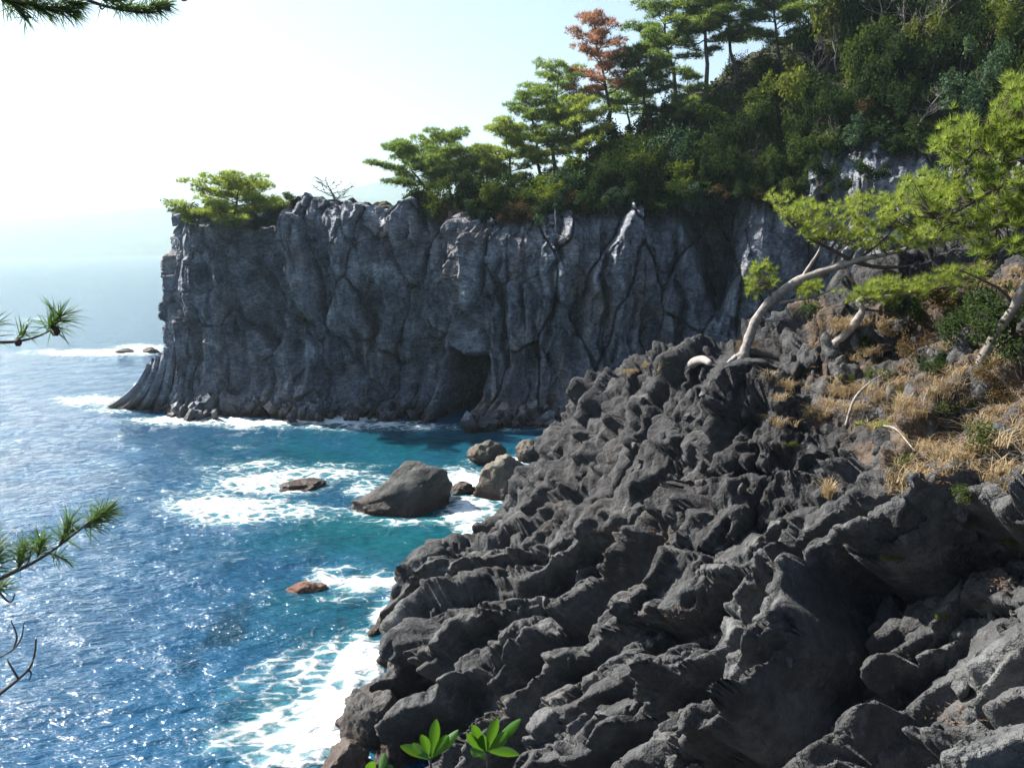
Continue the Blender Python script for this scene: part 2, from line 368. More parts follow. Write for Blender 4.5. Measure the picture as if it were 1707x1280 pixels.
    for h in ((437, 520, 30, 75, 3.6), (500, 565, 22, 70, 2.2), (575, 610, 28, 60, 2.6), (655, 640, 26, 40, 2.4), (705, 620, 24, 60, 3.0), (325, 560, 14, 40, 1.4), (870, 640, 20, 40, 2.0), (350, 470, 18, 30, 1.4), (545, 470, 20, 45, 1.8), (620, 500, 18, 50, 1.8), (1085, 560, 16, 60, 1.8), (960, 560, 18, 60, 1.8)):
        d -= hollow(*h)
    # wedge-shaped gully
    gx = (X - 1198) / np.maximum(62 * (540 - Y) / 200, 3); d -= 9.5 * np.exp(-np.abs(gx) ** 3) * (1 - sst(500, 545, Y)) * sst(300, 350, Y) * (np.abs(X - 1198) < 130)
    # keep both out-of-view ends calm
    P = base.copy(); D = d.reshape(S.shape)
    P[..., 0] += O[..., 0] * D; P[..., 1] += O[..., 1] * D
    P[..., 2] += 0.25 * fbm(q / 1.7, 2, 71).reshape(S.shape) * sst(.05, .2, T)
    # top
    wv = (np.linspace(0, 1, NT + 1)[1:]) ** 1.7
    tops = np.stack([hill_top(np.arange(NS, dtype=float), np.full(NS, w)) for w in wv])
    nz = fbm(tops.reshape(-1, 3) * np.array([1, 1, 0.2]) / 3.0, 4, 81).reshape(NT, NS)
    tops[..., 2] += nz * 0.9 * np.minimum(1, wv * 12)[:, None]
    bl = np.clip(1 - wv * 14, 0, 1)[:, None]
    off = D[-1][None] * bl; tops[..., 0] += HOUT[:, 0] * off; tops[..., 1] += HOUT[:, 1] * off
    # rear slope down to the water
    B = []
    dirv = HC[:, 3:5] - HC[:, 0:2]; dirv /= np.linalg.norm(dirv, axis=1)[:, None]
    for k in range(1, NB + 1):
        g = k / NB; b = tops[-1].copy(); run = np.interp(HC[:, 5], [22, 30], [5, 45])
        b[:, :2] += dirv * (run * g)[:, None]; b[:, 2] = b[:, 2] + (-3 - b[:, 2]) * g ** 1.4; B.append(b)
    ALL = np.concatenate([P, tops, np.stack(B)], 0)
    mi = np.zeros((ALL.shape[0] - 1, NS - 1), int); wr = np.concatenate([wv, np.ones(NB)]); jj = np.arange(NS - 1); mi[NZ:] = ((wr[1:, None] + 0 * jj > 0.03) & (jj[None] > NS * .33)); me = new_mesh('headland', ALL.reshape(-1, 3), grid_faces(ALL.shape[0], NS), mats=[M['cliff'], M['slope']], midx=mi.ravel())
    return link('headland', me, label='tall dark basalt headland cliff rising from the sea', kind='structure'), ALL[:NZ], ALL[NZ:NZ + NT]
headland, HFACE, HTOP = build_headland()

# ------------------------------------------------------------------ foreground lava slope
_lv = [at(*p) for p in (
    (850, 1280, 20.5), (1000, 1280, 17.2), (1200, 1280, 14), (1450, 1280, 11.6), (1700, 1280, 9.6),
    (690, 1150, 29.2), (850, 1120, 25.6), (1000, 1100, 22), (1300, 1100, 16), (1500, 1100, 13.6), (1700, 1100, 11.6),
    (650, 1060, 33), (690, 930, 39.5), (760, 1000, 34.5), (850, 1000, 31), (850, 900, 42), (1000, 900, 33), (1150, 900, 26.5), (1300, 900, 21), (1500, 900, 16.6), (1700, 900, 14),
    (905, 775, 46), (1000, 760, 40), (1150, 760, 31), (1300, 760, 25), (1500, 760, 20), (1700, 760, 17),
    (965, 668, 47), (1040, 640, 41), (1120, 620, 34), (1240, 585, 25.5), (1300, 650, 24), (1500, 640, 24), (1700, 640, 20),
    (1350, 550, 27), (1500, 530, 27.5), (1700, 500, 25))]
_lv += [toz(*p) for p in (
    (700, 24, 1.4), (640, 26.5, 0.5), (600, 24, -1.8), (560, 29, -2.6), (600, 34.5, -2.6), (630, 40.5, -2.8), (685, 46, -2.6), (760, 50.5, -2.6), (800, 54, -2.8), (860, 60, -3), (960, 62, -3.2), (480, 22, -4), (500, 40, -4), (650, 60, -4.5),
    (1000, 54, 3), (1060, 66, -2.5), (1240, 38, 11), (1240, 52, 4), (1240, 66, 0.5), (1400, 38, 14), (1400, 56, 8), (1550, 36, 17.5), (1550, 50, 15), (1750, 34, 19), (1800, 50, 19), (1900, 9, 12.5), (1900, 16, 15), (1900, 24, 17.5), (1700, 6, 11.5), (1200, 8, 9.5), (900, 12, 4.5), (650, 15, -1))]
_lv = np.array(_lv)
def tps_fit(P, lam=0.5):
    n = len(P); X = P[:, :2]; r2 = ((X[:, None] - X[None]) ** 2).sum(-1); K = 0.5 * r2 * np.log(r2 + 1e-9)
    A = np.zeros((n + 3, n + 3)); A[:n, :n] = K + lam * np.eye(n); A[:n, n] = 1; A[:n, n + 1:] = X; A[n:, :n] = A[:n, n:].T
    return X, np.linalg.solve(A, np.concatenate([P[:, 2], [0, 0, 0]]))
_tX, _tw = tps_fit(_lv)
def lava_z(x, y):
    x = np.asarray(x, float); y = np.asarray(y, float); o = _tw[-3] + _tw[-2] * x + _tw[-1] * y
    for k in range(len(_tX)):
        r2 = (x - _tX[k, 0]) ** 2 + (y - _tX[k, 1]) ** 2; o = o + _tw[k] * 0.5 * r2 * np.log(r2 + 1e-9)
    return o
def build_lava():
    na, nd = 700, 640
    az = np.linspace(rad(-17), rad(41), na); D = np.exp(np.linspace(math.log(7.0), math.log(66), nd))
    A, DD = np.meshgrid(az, D); x = (np.sin(A) * DD).ravel(); y = (np.cos(A) * DD).ravel()
    z = lava_z(x, y); e = 0.25
    gx = (lava_z(x + e, y) - lava_z(x - e, y)) / (2 * e); gy = (lava_z(x, y + e) - lava_z(x, y - e)) / (2 * e)
    n = np.stack([-gx, -gy, np.ones_like(x)], 1); n /= np.linalg.norm(n, axis=1)[:, None]
    P = np.stack([x, y, z], 1); dist = DD.ravel()
    wp = np.stack([fbm(P / 4.2, 3, 101), fbm(P / 4.2 + 9, 3, 102), fbm(P / 4.2 + 19, 3, 103)], 1)
    # ribs of flow lobes: steep, undercut faces towards the viewer, long flat backs
    px0, py0, _w = project(P); far = (1 - sst(800, 980, py0 + 40 * wp[:, 1])) * sst(13, 22, dist); near = 1 - far
    qc = y + 0.30 * x + 2.0 * wp[:, 0] + 0.5 * perlin(P / 1.6, 105)
    cid = np.floor(qc / 3.5).astype(np.int64); fr = qc / 3.5 - cid
    saw = sst(0, 0.10, fr) * (1 - sst(0.14, 1.0, fr) ** 1.2)
    q2 = y + 0.22 * x + 1.1 * wp[:, 1] + 0.3 * perlin(P / 0.9, 106); c2 = np.floor(q2 / 1.55).astype(np.int64); fr2 = q2 / 1.55 - c2
    saw2 = sst(0, 0.12, fr2) * (1 - sst(0.16, 1.0, fr2))
    am = np.clip(0.85 + 1.0 * perlin(np.stack([x / 3.8, cid * 3.7, 0 * x], 1), 104), 0.15, 1.5)
    am2 = np.clip(0.4 + 1.6 * perlin(np.stack([x / 2.2, c2 * 3.7, 0 * x], 1), 107), 0, 1.2)
    ribw = near * 0.85 + 0.40
    d = 1.45 * ribw * (saw - 0.40) * am + 0.5 * ribw * (saw2 - .3) * am2
    # lumps and chiselled blocks, laid over the ribbed surface
    dr = d.copy(); P1 = P + n * d[:, None]; P1[:, 1] -= 0.42 * np.clip(d, -0.8, 2.2) * ribw
    Pw = P1 + wp * 0.35
    f1, e1 = facets(Pw / np.array([2.9, 2.2, 2.0]), 111, 3, 0.75, 0.5)
    d += (0.60 + 0.12 * far) * f1 - (0.22 + 0.12 * far) * (1 - sst(0, 0.07, e1))
    f2, e2 = facets(Pw / np.array([1.25, 0.95, 0.9]), 112, 3, 0.85, 0.8)
    d += (0.20 + 0.08 * far) * f2 - (0.10 + 0.07 * far) * (1 - sst(0, 0.06, e2))
    f3, e3 = facets((P1 + wp * 0.3) / 0.46, 115, 3, 0.9, 0.6)
    d += (0.065 + 0.06 * far) * f3 * sst(-0.45, 0.2, wp[:, 2] + 0.2 + .3 * far)
    f4, e4 = facets((P1 + wp * 0.2) / 0.21, 116, 3, 0.9, 0.6); d += 0.028 * f4 * (1 - sst(22, 32, dist))
    rg1 = 1 - np.abs(perlin(Pw / 1.5, 123)) * 2; rg2 = 1 - np.abs(perlin(P1 / 0.62 + 3, 124)) * 2; rg3 = 1 - np.abs(perlin(P1 / 0.27 + 7, 125)) * 2
    rgh = 0.15 + 0.85 * sst(-0.30, 0.40, wp[:, 2] - 0.25 + 0.75 * far)
    d += rgh * ((0.05 + 0.08 * far) * rg1 + (0.05 + 0.07 * far) * rg2 + (0.04 + 0.05 * far) * rg3)
    d += 0.07 * fbm(P1 / 0.8, 3, 121) + 0.018 * perlin(P1 / 0.13, 122) * (1 - sst(18, 30, dist))
    # pits
    pit = cells(P1 / 1.3, 114, 3); d -= 0.32 * (1 - sst(0.10, 0.26, pit[0])) * (pit[2][:, 5] > 0.5)
    # the deep cleft in the upper slope
    px, py, _ = px0, py0, 0
    grassy = sst(1290, 1380, px0) * sst(470, 540, py0) * (1 - sst(760, 850, py0)) * sst(13, 17, dist); d *= 1 - 0.38 * grassy
    cx = 1192 + 16 * np.sin(py / 34.0) - 0.12 * (py - 760)
    d -= 1.5 * np.exp(-((px - cx) / 11) ** 2) * sst(690, 725, py) * (1 - sst(830, 865, py)) * (dist > 20) * (dist < 45)
    V = P + n * d[:, None]
    V[:, 1] -= 0.42 * np.clip(d, -0.8, 2.2) * ribw; V[:, 0] -= 0.12 * np.clip(d, 0, 2)
    G = V.reshape(nd, na, 3); B = G.copy(); B[1:-1, 1:-1] = (G[1:-1, 1:-1] * 2 + G[:-2, 1:-1] + G[2:, 1:-1] + 1.5 * G[1:-1, :-2] + 1.5 * G[1:-1, 2:]) / 7; kk = (0.12 + 0.38 * sst(24, 31, dist)).reshape(nd, na, 1); V = (G + (B - G) * kk).reshape(-1, 3)
    me = new_mesh('lava_shore', V, grid_faces(nd, na), M['lava'])
    attr(me, 'clinker', np.clip(0.62 * far + 0.5 * fbm(P / 1.1, 4, 133), 0, 0.85))
    attr(me, 'soil', np.clip(0.62 * grassy + 0.75 * fbm(P / 1.3, 4, 131) * (grassy > 0.02), 0, 1) * (grassy > .02))
    return link('lava_shore', me, label='rugged black lava slope running down to the water', kind='structure'), V.reshape(nd, na, 3)
lava, LV = build_lava()
_lpx, _lpy, _ld = project(LV.reshape(-1, 3))
def lava_px(px, py, r=5):
    """the visible lava surface point under a photograph pixel"""
    m = np.hypot(_lpx - px, _lpy - py) < r
    while not m.any(): r *= 1.6; m = np.hypot(_lpx - px, _lpy - py) < r
    i = np.where(m)[0]; return LV.reshape(-1, 3)[i[np.argmin(_ld[i])]]
_e1 = np.gradient(LV, axis=0); _e2 = np.gradient(LV, axis=1); _ln = np.cross(_e2, _e1); _ln /= np.linalg.norm(_ln, axis=-1, keepdims=True); LNZ = np.abs(_ln[..., 2]).ravel()
def lava_flat(px, py, lim=0.5):
    """as lava_px, but None where the rock there is too steep to carry soil"""
    i = np.where(np.hypot(_lpx - px, _lpy - py) < 7)[0]
    if not len(i): return None
    k = i[np.argmin(_ld[i])]
    return LV.reshape(-1, 3)[k] if LNZ[k] > lim else None
_tpx, _tpy, _td = project(HTOP.reshape(-1, 3))

# ------------------------------------------------------------------ sea
def build_sea():
    na = 520; az = np.linspace(rad(-56), rad(50), na)
    dep = np.concatenate([np.linspace(rad(50), rad(5.5), 380), np.linspace(rad(5.5), rad(0.085), 60)[1:]])
    D = CAMZ / np.tan(dep); nd = len(D)
    A, DD = np.meshgrid(az, D); x = (np.sin(A) * DD).ravel(); y = (np.cos(A) * DD).ravel(); dist = DD.ravel()
    P = np.stack([x, y, 0 * x], 1)
    px, py, _ = project(P)
    w = P.copy(); w[:, 0] += 0.35 * y
    fade = 1 - sst(90, 220, dist)
    z = 0.22 * perlin(w / np.array([7.5, 3.6, 1]), 201) + 0.15 * perlin(w / np.array([3.1, 1.5, 1]) + 5, 202) + 0.045 * perlin(w / np.array([1.4, .7, 1]), 203)
    z *= fade
    # foam: where swell breaks on rock
    nz = fbm(P / 3.0, 4, 211); nz2 = fbm(P / 1.1 + 7, 3, 212)
    def blob(x0, y0, rx, ry, s=1.0, rot=0.0):
        c, s_ = math.cos(rot), math.sin(rot); dx = px - x0; dy = py - y0
        return s * np.exp(-(((dx * c + dy * s_) / rx) ** 2 + ((-dx * s_ + dy * c) / ry) ** 2))
    fm = 0 * x
    for b in ((385, 848, 95, 24, .85), (450, 805, 100, 20, .85), (545, 790, 70, 14, .7), (330, 850, 45, 16, .7), (470, 860, 90, 7, .5, -.1), (600, 815, 40, 16, .5), (560, 775, 90, 6, .4),
              (780, 800, 50, 18, 1.0), (790, 850, 50, 22, .9), (790, 880, 30, 22, .8), (850, 770, 70, 8, .7), (770, 905, 25, 10, .8), (690, 872, 70, 8, .6), (640, 870, 60, 5, .5), (600, 860, 40, 10, .35),
              (620, 975, 55, 18, 1.1), (545, 965, 32, 13, 1.0), (560, 945, 60, 6, .4), (650, 1000, 40, 10, .6), (590, 1000, 70, 6, .45),
              (600, 1110, 45, 45, 1.0), (560, 1170, 70, 55, .95), (520, 1240, 95, 45, .95), (640, 1030, 30, 25, .9), (470, 1270, 80, 20, .7), (600, 1060, 60, 14, .5, -.4), (480, 1140, 80, 22, .55, -.5), (440, 1120, 110, 24, .38, -.6),
              (420, 1210, 110, 22, .5, -.5), (520, 1100, 100, 20, .55, -.5),
              (150, 668, 55, 9, 1.0), (190, 685, 60, 5, .6), (160, 588, 110, 6, .95), (240, 580, 50, 7, .8), (110, 592, 60, 3, .5), (300, 700, 90, 7, .95), (420, 704, 120, 8, .95), (560, 702, 90, 9, .95), (640, 708, 80, 8, .75), (700, 714, 100, 6, .6), (500, 714, 140, 4, .5), (330, 840, 60, 28, .62), (420, 778, 110, 12, .5), (500, 852, 110, 16, .58), (650, 800, 40, 10, .5),
              (930, 712, 30, 7, .8), (860, 716, 60, 4, .45), (400, 745, 60, 5, .30), (560, 930, 60, 4, .25)):
        fm = np.maximum(fm, blob(*b))
    fm = np.clip(fm * 0.95 + 0.30 * nz * sst(.05, .4, fm) + 0.12 * nz2 * sst(.05, .4, fm), 0, 1.3)
    z += 0.20 * fm * (0.5 + nz2) * (dist < 220) + 0.10 * sst(.2, .9, fm)
    # shallow, turquoise water inside the cove; darker weed beds
    sh = np.maximum.reduce([blob(640, 760, 280, 60, .75), blob(640, 900, 230, 60, 1.0), blob(740, 850, 120, 70, 1.1), blob(560, 1040, 140, 130, .55), blob(560, 1200, 200, 90, .6), blob(850, 720, 120, 25, .7)])
    sh = np.clip(sh + 0.35 * fbm(P / 6.0, 3, 221) * sst(0, .4, sh), 0, 1)
    bed = sst(0.12, 0.5, fbm(P * np.array([1, .6, 1]) / 3.4 + 3, 4, 231)) * np.maximum.reduce([blob(560, 1000, 260, 70, .9), blob(420, 1080, 170, 110, .9), blob(420, 755, 60, 14, 1.4), blob(640, 930, 200, 40, .7), blob(470, 1180, 160, 60, .7)])
    V = np.stack([x, y, z], 1)
    far = np.array([[-12000, 13000, 0], [12000, 13000, 0]], float)
    me = new_mesh('sea', V, grid_faces(nd, na)[:, ::-1] if False else grid_faces(nd, na), None)
    attr(me, 'foam', fm); attr(me, 'shallow', sh); attr(me, 'bed', np.clip(bed, 0, 1))
    m, ns, ls = nmat('sea_water')
    out = N(ns, 'OutputMaterial'); p = N(ns, 'BsdfPrincipled'); ls.new(p.outputs[0], out.inputs[0])
    geo = N(ns, 'NewGeometry'); pos = geo.outputs['Position']
    def at_(nm): a = N(ns, 'Attribute'); a.attribute_name = nm; return a.outputs['Fac']
    nA = N(ns, 'TexNoise'); nA.inputs['Scale'].default_value = 0.12; nA.inputs['Detail'].default_value = 3; ls.new(pos, nA.inputs['Vector'])
    deep = ramp(ns, [(0.35, (0.009, 0.048, 0.104)), (0.65, (0.014, 0.068, 0.140))]); ls.new(nA.outputs[0], deep.inputs[0])
    c = mixc(ns, ls, at_('shallow'), deep.outputs[0], (0.003, 0.066, 0.084))
    c = mixc(ns, ls, at_('bed'), c, (0.004, 0.026, 0.045))
    # lacy foam
    mp = N(ns, 'Mapping'); mp.inputs['Rotation'].default_value = (0, 0, -0.35); mp.inputs['Scale'].default_value = (0.75, 1.25, 1.0); ls.new(pos, mp.inputs[0])
    nD = N(ns, 'TexNoise'); nD.inputs['Scale'].default_value = 0.9; nD.inputs['Detail'].default_value = 3; ls.new(pos, nD.inputs['Vector'])
    ds = mixc(ns, ls, 0.35, mp.outputs[0], nD.outputs[1], 'ADD')
    vo = N(ns, 'TexVoronoi'); vo.feature = 'DISTANCE_TO_EDGE'; vo.inputs['Scale'].default_value = 1.1; ls.new(ds, vo.inputs['Vector'])
    rv = ramp(ns, [(0.0, 1.0), (0.28, 0.0)]); ls.new(vo.outputs[0], rv.inputs[0])
    nF = N(ns, 'TexNoise'); nF.inputs['Scale'].default_value = 3.0; nF.inputs['Detail'].default_value = 9; nF.inputs['Roughness'].default_value = 0.7; ls.new(ds, nF.inputs['Vector'])
    a1 = N(ns, 'Math', operation='MULTIPLY_ADD'); ls.new(rv.outputs[0], a1.inputs[0]); a1.inputs[1].default_value = 0.45; ls.new(nF.outputs[0], a1.inputs[2])
    a2 = N(ns, 'Math', operation='MULTIPLY_ADD'); ls.new(at_('foam'), a2.inputs[0]); a2.inputs[1].default_value = 1.0; ls.new(a1.outputs[0], a2.inputs[2])
    mr = N(ns, 'MapRange'); mr.interpolation_type = 'SMOOTHSTEP'; mr.inputs[1].default_value = 1.0; mr.inputs[2].default_value = 1.55; ls.new(a2.outputs[0], mr.inputs[0])
    # aerated water round the foam is paler
    aer = N(ns, 'MapRange'); aer.inputs[1].default_value = 0.12; aer.inputs[2].default_value = 0.8; aer.inputs[4].default_value = 0.75; ls.new(at_('foam'), aer.inputs[0])
    c = mixc(ns, ls, aer.outputs[0], c, (0.10, 0.30, 0.34))
    c = mixc(ns, ls, mr.outputs[0], c, (0.78, 0.82, 0.83)); ls.new(c, p.inputs['Base Color'])
    rr = N(ns, 'MapRange'); rr.inputs[3].default_value = 0.07; rr.inputs[4].default_value = 0.75; ls.new(mr.outputs[0], rr.inputs[0]); ls.new(rr.outputs[0], p.inputs['Roughness'])
    p.inputs['IOR'].default_value = 1.333
    # ripples
    mq = N(ns, 'Mapping'); mq.inputs['Rotation'].default_value = (0, 0, -0.3); mq.inputs['Scale'].default_value = (0.5, 1.15, 1.0); ls.new(pos, mq.inputs[0])
    n1 = N(ns, 'TexNoise'); n1.inputs['Scale'].default_value = 1.5; n1.inputs['Detail'].default_value = 4; n1.inputs['Roughness'].default_value = 0.58; ls.new(mq.outputs[0], n1.inputs['Vector'])
    b1 = N(ns, 'Bump'); b1.inputs['Strength'].default_value = 1.0; b1.inputs['Distance'].default_value = 0.45; ls.new(n1.outputs[0], b1.inputs['Height'])
    n2 = N(ns, 'TexNoise'); n2.inputs['Scale'].default_value = 0.22; n2.inputs['Detail'].default_value = 4; ls.new(mq.outputs[0], n2.inputs['Vector'])
    b2 = N(ns, 'Bump'); b2.inputs['Strength'].default_value = 1.0; b2.inputs['Distance'].default_value = 0.2; ls.new(n2.outputs[0], b2.inputs['Height']); ls.new(b1.outputs[0], b2.inputs['Normal'])
    b3 = N(ns, 'Bump'); b3.inputs['Strength'].default_value = 0.8; b3.inputs['Distance'].default_value = 0.15; ls.new(mr.outputs[0], b3.inputs['Height']); ls.new(b2.outputs[0], b3.inputs['Normal'])
    ls.new(b3.outputs[0], p.inputs['Normal'])
    me.materials.append(m)
    return link('sea', me, label='blue rippled sea with white foam round the rocks', kind='structure')
sea = build_sea()

# ------------------------------------------------------------------ far coast
def build_hills():
    hm, ns, ls = nmat('far_hills')
    out = N(ns, 'OutputMaterial'); p = N(ns, 'BsdfDiffuse'); ls.new(p.outputs[0], out.inputs[0])
    geo = N(ns, 'NewGeometry'); n1 = N(ns, 'TexNoise'); n1.inputs['Scale'].default_value = 0.012; n1.inputs['Detail'].default_value = 8; ls.new(geo.outputs['Position'], n1.inputs['Vector'])
    r = ramp(ns, [(0.35, (0.03, 0.06, 0.03)), (0.62, (0.07, 0.10, 0.045)), (0.8, (0.16, 0.14, 0.10))]); ls.new(n1.outputs[0], r.inputs[0]); ls.new(r.outputs[0], p.inputs[0])
    def ridge(name, label, D0, pts, depth, seed):
        # pts: photograph column -> skyline row
        nx, ny = 240, 26
        cx = np.linspace(pts[0][0], pts[-1][0], nx); cy = np.interp(cx, [a for a, b in pts], [b for a, b in pts])
        T = at(cx, cy, np.full(nx, D0)); V = []
        for j in range(ny):
            g = j / (ny - 1); dd = D0 + (g - 0.5) * 2 * depth
            prof = max(0, 1 - abs(g - 0.5) * 2) ** 0.8
            sc = dd / D0; x = T[:, 0] * sc; y = T[:, 1] * sc
            nn = fbm(np.stack([x, y, 0 * x], 1) / 800.0, 5, seed)
            z = np.maximum(T[:, 2], 5) * prof * (1 + 0.35 * nn * (1 - prof) * 2) + 20 * nn * prof - 3
            V.append(np.stack([x, y, z], 1))
        link(name, new_mesh(name, np.concatenate(V), grid_faces(ny, nx), hm), label=label, kind='structure')
    ridge('far_hills', 'pale hazy wooded hills across the bay', 7000, [(-600, 400), (-300, 372), (-60, 372), (40, 362), (110, 358), (170, 350), (260, 343), (330, 340), (420, 333), (500, 322), (560, 318), (620, 300), (700, 275), (780, 254), (830, 262), (900, 300), (1100, 330), (1500, 360)], 1400, 301)
    ridge('distant_range', 'faint higher range behind the hazy hills', 9500, [(-700, 350), (-200, 345), (0, 341), (90, 335), (190, 333), (270, 322), (360, 318), (500, 318), (700, 310), (1200, 330)], 1000, 302)
build_hills()
# ------------------------------------------------------------------ rocks in the water, columns, blocks
import bmesh
def ico(sub):
    bm = bmesh.new(); bmesh.ops.create_icosphere(bm, subdivisions=sub, radius=1.0)
    V = np.array([v.co[:] for v in bm.verts]); T = np.array([[v.index for v in f.verts] for f in bm.faces]); bm.free()
    return V, T
_ICO = {k: ico(k) for k in (2, 3, 5)}
def rock_mesh(name, seed, dims, sub, mat, cuts=9, rough=0.12, shape=None, lo=0.62):
    V, T = _ICO[sub]; V = V.copy(); r = np.random.RandomState(seed)
    for k in range(cuts):
        n = r.normal(size=3); n /= np.linalg.norm(n); c = r.uniform(lo, 0.92); V -= n * np.maximum(0, V @ n - c)[:, None]
    V *= (1 + rough * fbm(V * 1.3 + seed * 3.1, 3, seed % 50))[:, None]
    if sub >= 5:
        f, e = facets(V * 2.4 + seed, seed % 40, 3, 0.8, 0.5); f2, e2 = facets(V * 5.5 + seed, seed % 40 + 1, 3, 0.9, 0.5); V *= (1 + 0.075 * f + 0.03 * f2 + 0.05 * fbm(V * 4 + seed, 4, 3) - 0.03 * (1 - sst(0, .08, e)))[:, None]
    if shape: V = shape(V)
    return new_mesh(name, V * np.array(dims), T, mat, sub >= 3)
def boulder(label, px, py, dims, mat, seed, rot=0.0, zc=0.25, shape=None, cuts=9, group='boulders in the cove'):
    p = onsea(px, py); o = link('boulder', rock_mesh('boulder', seed, dims, 5, M[mat], cuts, shape=shape), loc=(p[0], p[1], dims[2] * zc), label=label, cat='boulder', group=group)
    o.rotation_euler = (0, 0, rot); return o
def _wedge(V):
    V = V.copy(); x = V[:, 0]
    V[:, 2] = np.where(V[:, 2] > 0, V[:, 2] * (0.50 + 0.52 * sst(-0.75, 0.30, x) - 0.12 * sst(.45, 1, x)), V[:, 2]); V[:, 0] += 0.10 * V[:, 2]
    V[:, 1] -= 0.25 * np.clip(V[:, 2], 0, 1) * 0 ; return V
boulder('largest grey boulder in the cove, wedge shaped with a rounded top', 665, 845, (4.0, 2.5, 2.85), 'boulder', 3, rad(8), 0.12, _wedge, 12)
boulder('rounded tan-grey boulder behind the largest one in the cove', 816, 768, (1.9, 1.6, 1.45), 'tanrock', 12, 0.4, 0.3)
boulder('small pale boulder tucked behind the lava edge at the cove', 882, 766, (1.35, 1.2, 1.3), 'tanrock', 14, 1.2, 0.35)
boulder('upright boulder with grey top and orange base against the lava edge', 846, 828, (2.4, 1.8, 2.3), 'tanrock', 15, 0.2, 0.3)
boulder('low dark rock awash just right of the largest boulder', 772, 822, (0.95, 0.8, 0.65), 'boulder', 16, 0.5, 0.3)
boulder('flat dark rock awash in the wide foam ring', 505, 812, (1.9, 1.2, 0.6), 'boulder', 17, 0.1, 0.0)
boulder('low reddish rock with a wave breaking on its right', 510, 981, (1.05, 0.75, 0.5), 'redrock', 18, 0.2, 0.05)
boulder('tiny dark rock in the far foam line, left one', 208, 589, (1.7, 1.0, 0.7), 'boulder', 19, 0, 0.3, group='far rocks in the foam line')
boulder('tiny dark rock in the far foam line, beside the cliff', 252, 588, (1.6, 1.0, 0.8), 'boulder', 20, 0, 0.3, group='far rocks in the foam line')
boulder('wet grey rock in the surf below the foreground lava', 622, 1225, (1.15, 1.1, 1.5), 'boulder', 21, 0.3, 0.3, group='rocks in the foreground surf')
boulder('pale tan rock in the surf at the bottom edge', 575, 1285, (0.95, 0.8, 0.8), 'tanrock', 22, 0.8, 0.3, group='rocks in the foreground surf')

# fan of basalt columns at the left foot of the cliff: each one a prism of its own
_ty = [604, 596, 590, 585, 583, 560, 528, 520, 545, 580, 600, 615, 625, 632, 640, 645]
rc = np.random.RandomState(5)
for row in (0,):
    for i in range(13):
        b = onsea(176 + i * 14 + row * 9 + rc.uniform(-2, 2), 678 + i * 0.8 - row * 2.0)
        tp = at(250 + i * 7.4 + row * 5, _ty[i] + row * 22 + rc.uniform(-4, 4), 100.0 - i * 0.28 + row * 0.6 + (i % 2) * 1.1)
        k = np.array([tp[0] - 0.9 - 0.02 * i, tp[1] - 1.0, 2.2 + 0.1 * i]); t = np.linspace(0, 1, 12)[:, None]
        b = b + np.array([0, (i % 2) * 1.0, -0.4]); P = (1 - t) ** 2 * tp + 2 * t * (1 - t) * k + t * t * b
        R = np.full(12, rc.uniform(0.36, 0.52)) * np.linspace(1.0, 1.15, 12) * (1 + 0.05 * rc.normal(size=12)); mb = MB(); mb.tube(P - P[-1], R, 6)
        link('basalt_column', mb.mesh('basalt_column', M['cliff'], False), headland, P[-1])
# broken blocks along the waterline of the headland
def chunk(k):      # broken prism
    r = np.random.RandomState(k); c = np.array([[x, y, z] for z in (-1, 1) for x, y in ((1, 0), (.5, .9), (-.5, .85), (-1, 0), (-.45, -.9), (.5, -.85))], float); c += r.normal(size=c.shape) * .16; c[6:, :2] *= r.uniform(.6, .95); c[:, 2] *= 1.3; c[6:, 2] += c[6:, 0] * r.uniform(-.5, .5)
    return new_mesh('block', c, [np.array([[a, (a + 1) % 6, 6 + (a + 1) % 6, 6 + a] for a in range(6)]), np.array([[6, 7, 8, 9, 10, 11], [5, 4, 3, 2, 1, 0]])], M['cliff'], False)
_bm = [chunk(60 + k) for k in range(6)]
_hb = HFACE[8]
_hpx, _hpy, _ = project(_hb)
for k in range(190):
    x0 = rc.uniform(285, 985); j = int(np.argmin(np.abs(_hpx - x0) + (np.arange(NS) < NS * .17) * 50)); o = link('block', _bm[k % 6], headland)
    s = rc.uniform(0.18, 0.62) * (1.25 if x0 < 520 or x0 > 790 else 0.8); off = rc.uniform(-1.6, 0.9)
    o.location = (_hb[j, 0] + HOUT[j, 0] * off, _hb[j, 1] + HOUT[j, 1] * off, max(0, -off) * 0.9 + rc.uniform(-0.1, 0.5)); o.scale = (s, s, s * rc.uniform(.8, 1.9)); o.rotation_euler = (rc.uniform(-.3, 1.0), rc.uniform(-.7, .7), rc.uniform(-.8, .8))
# loose stones lying on the lava slope
_st = [rock_mesh('stone', 80 + k, (1, 0.85, 0.75), 3, M['lava'], 16, 0.22, lo=0.38) for k in range(5)]
for k in range(60):
    x0, y0 = rc.uniform(880, 1700), rc.uniform(620, 1200)
    if y0 < 560 + (1240 - x0) * 0.5 or x0 < 880 + max(0, y0 - 850) * -.4: continue
    p = lava_px(x0, y0); s = rc.uniform(0.10, 0.34); o = link('stone', _st[k % 5], lava, p); o.scale = (s, s * rc.uniform(.7, 1), s * .8); o.rotation_euler = tuple(rc.uniform(0, 6, 3))
for k in range(22):      # bigger lava stones standing out of the dry grass
    x0, y0 = rc.uniform(1310, 1700), rc.uniform(560, 800); p = lava_px(x0, y0); s = rc.uniform(0.20, 0.55); o = link('stone', _st[k % 5], lava, p + np.array([0, 0, -.05])); o.scale = (s, s * rc.uniform(.7, 1), s * rc.uniform(.6, 1.1)); o.rotation_euler = tuple(rc.uniform(0, 6, 3))
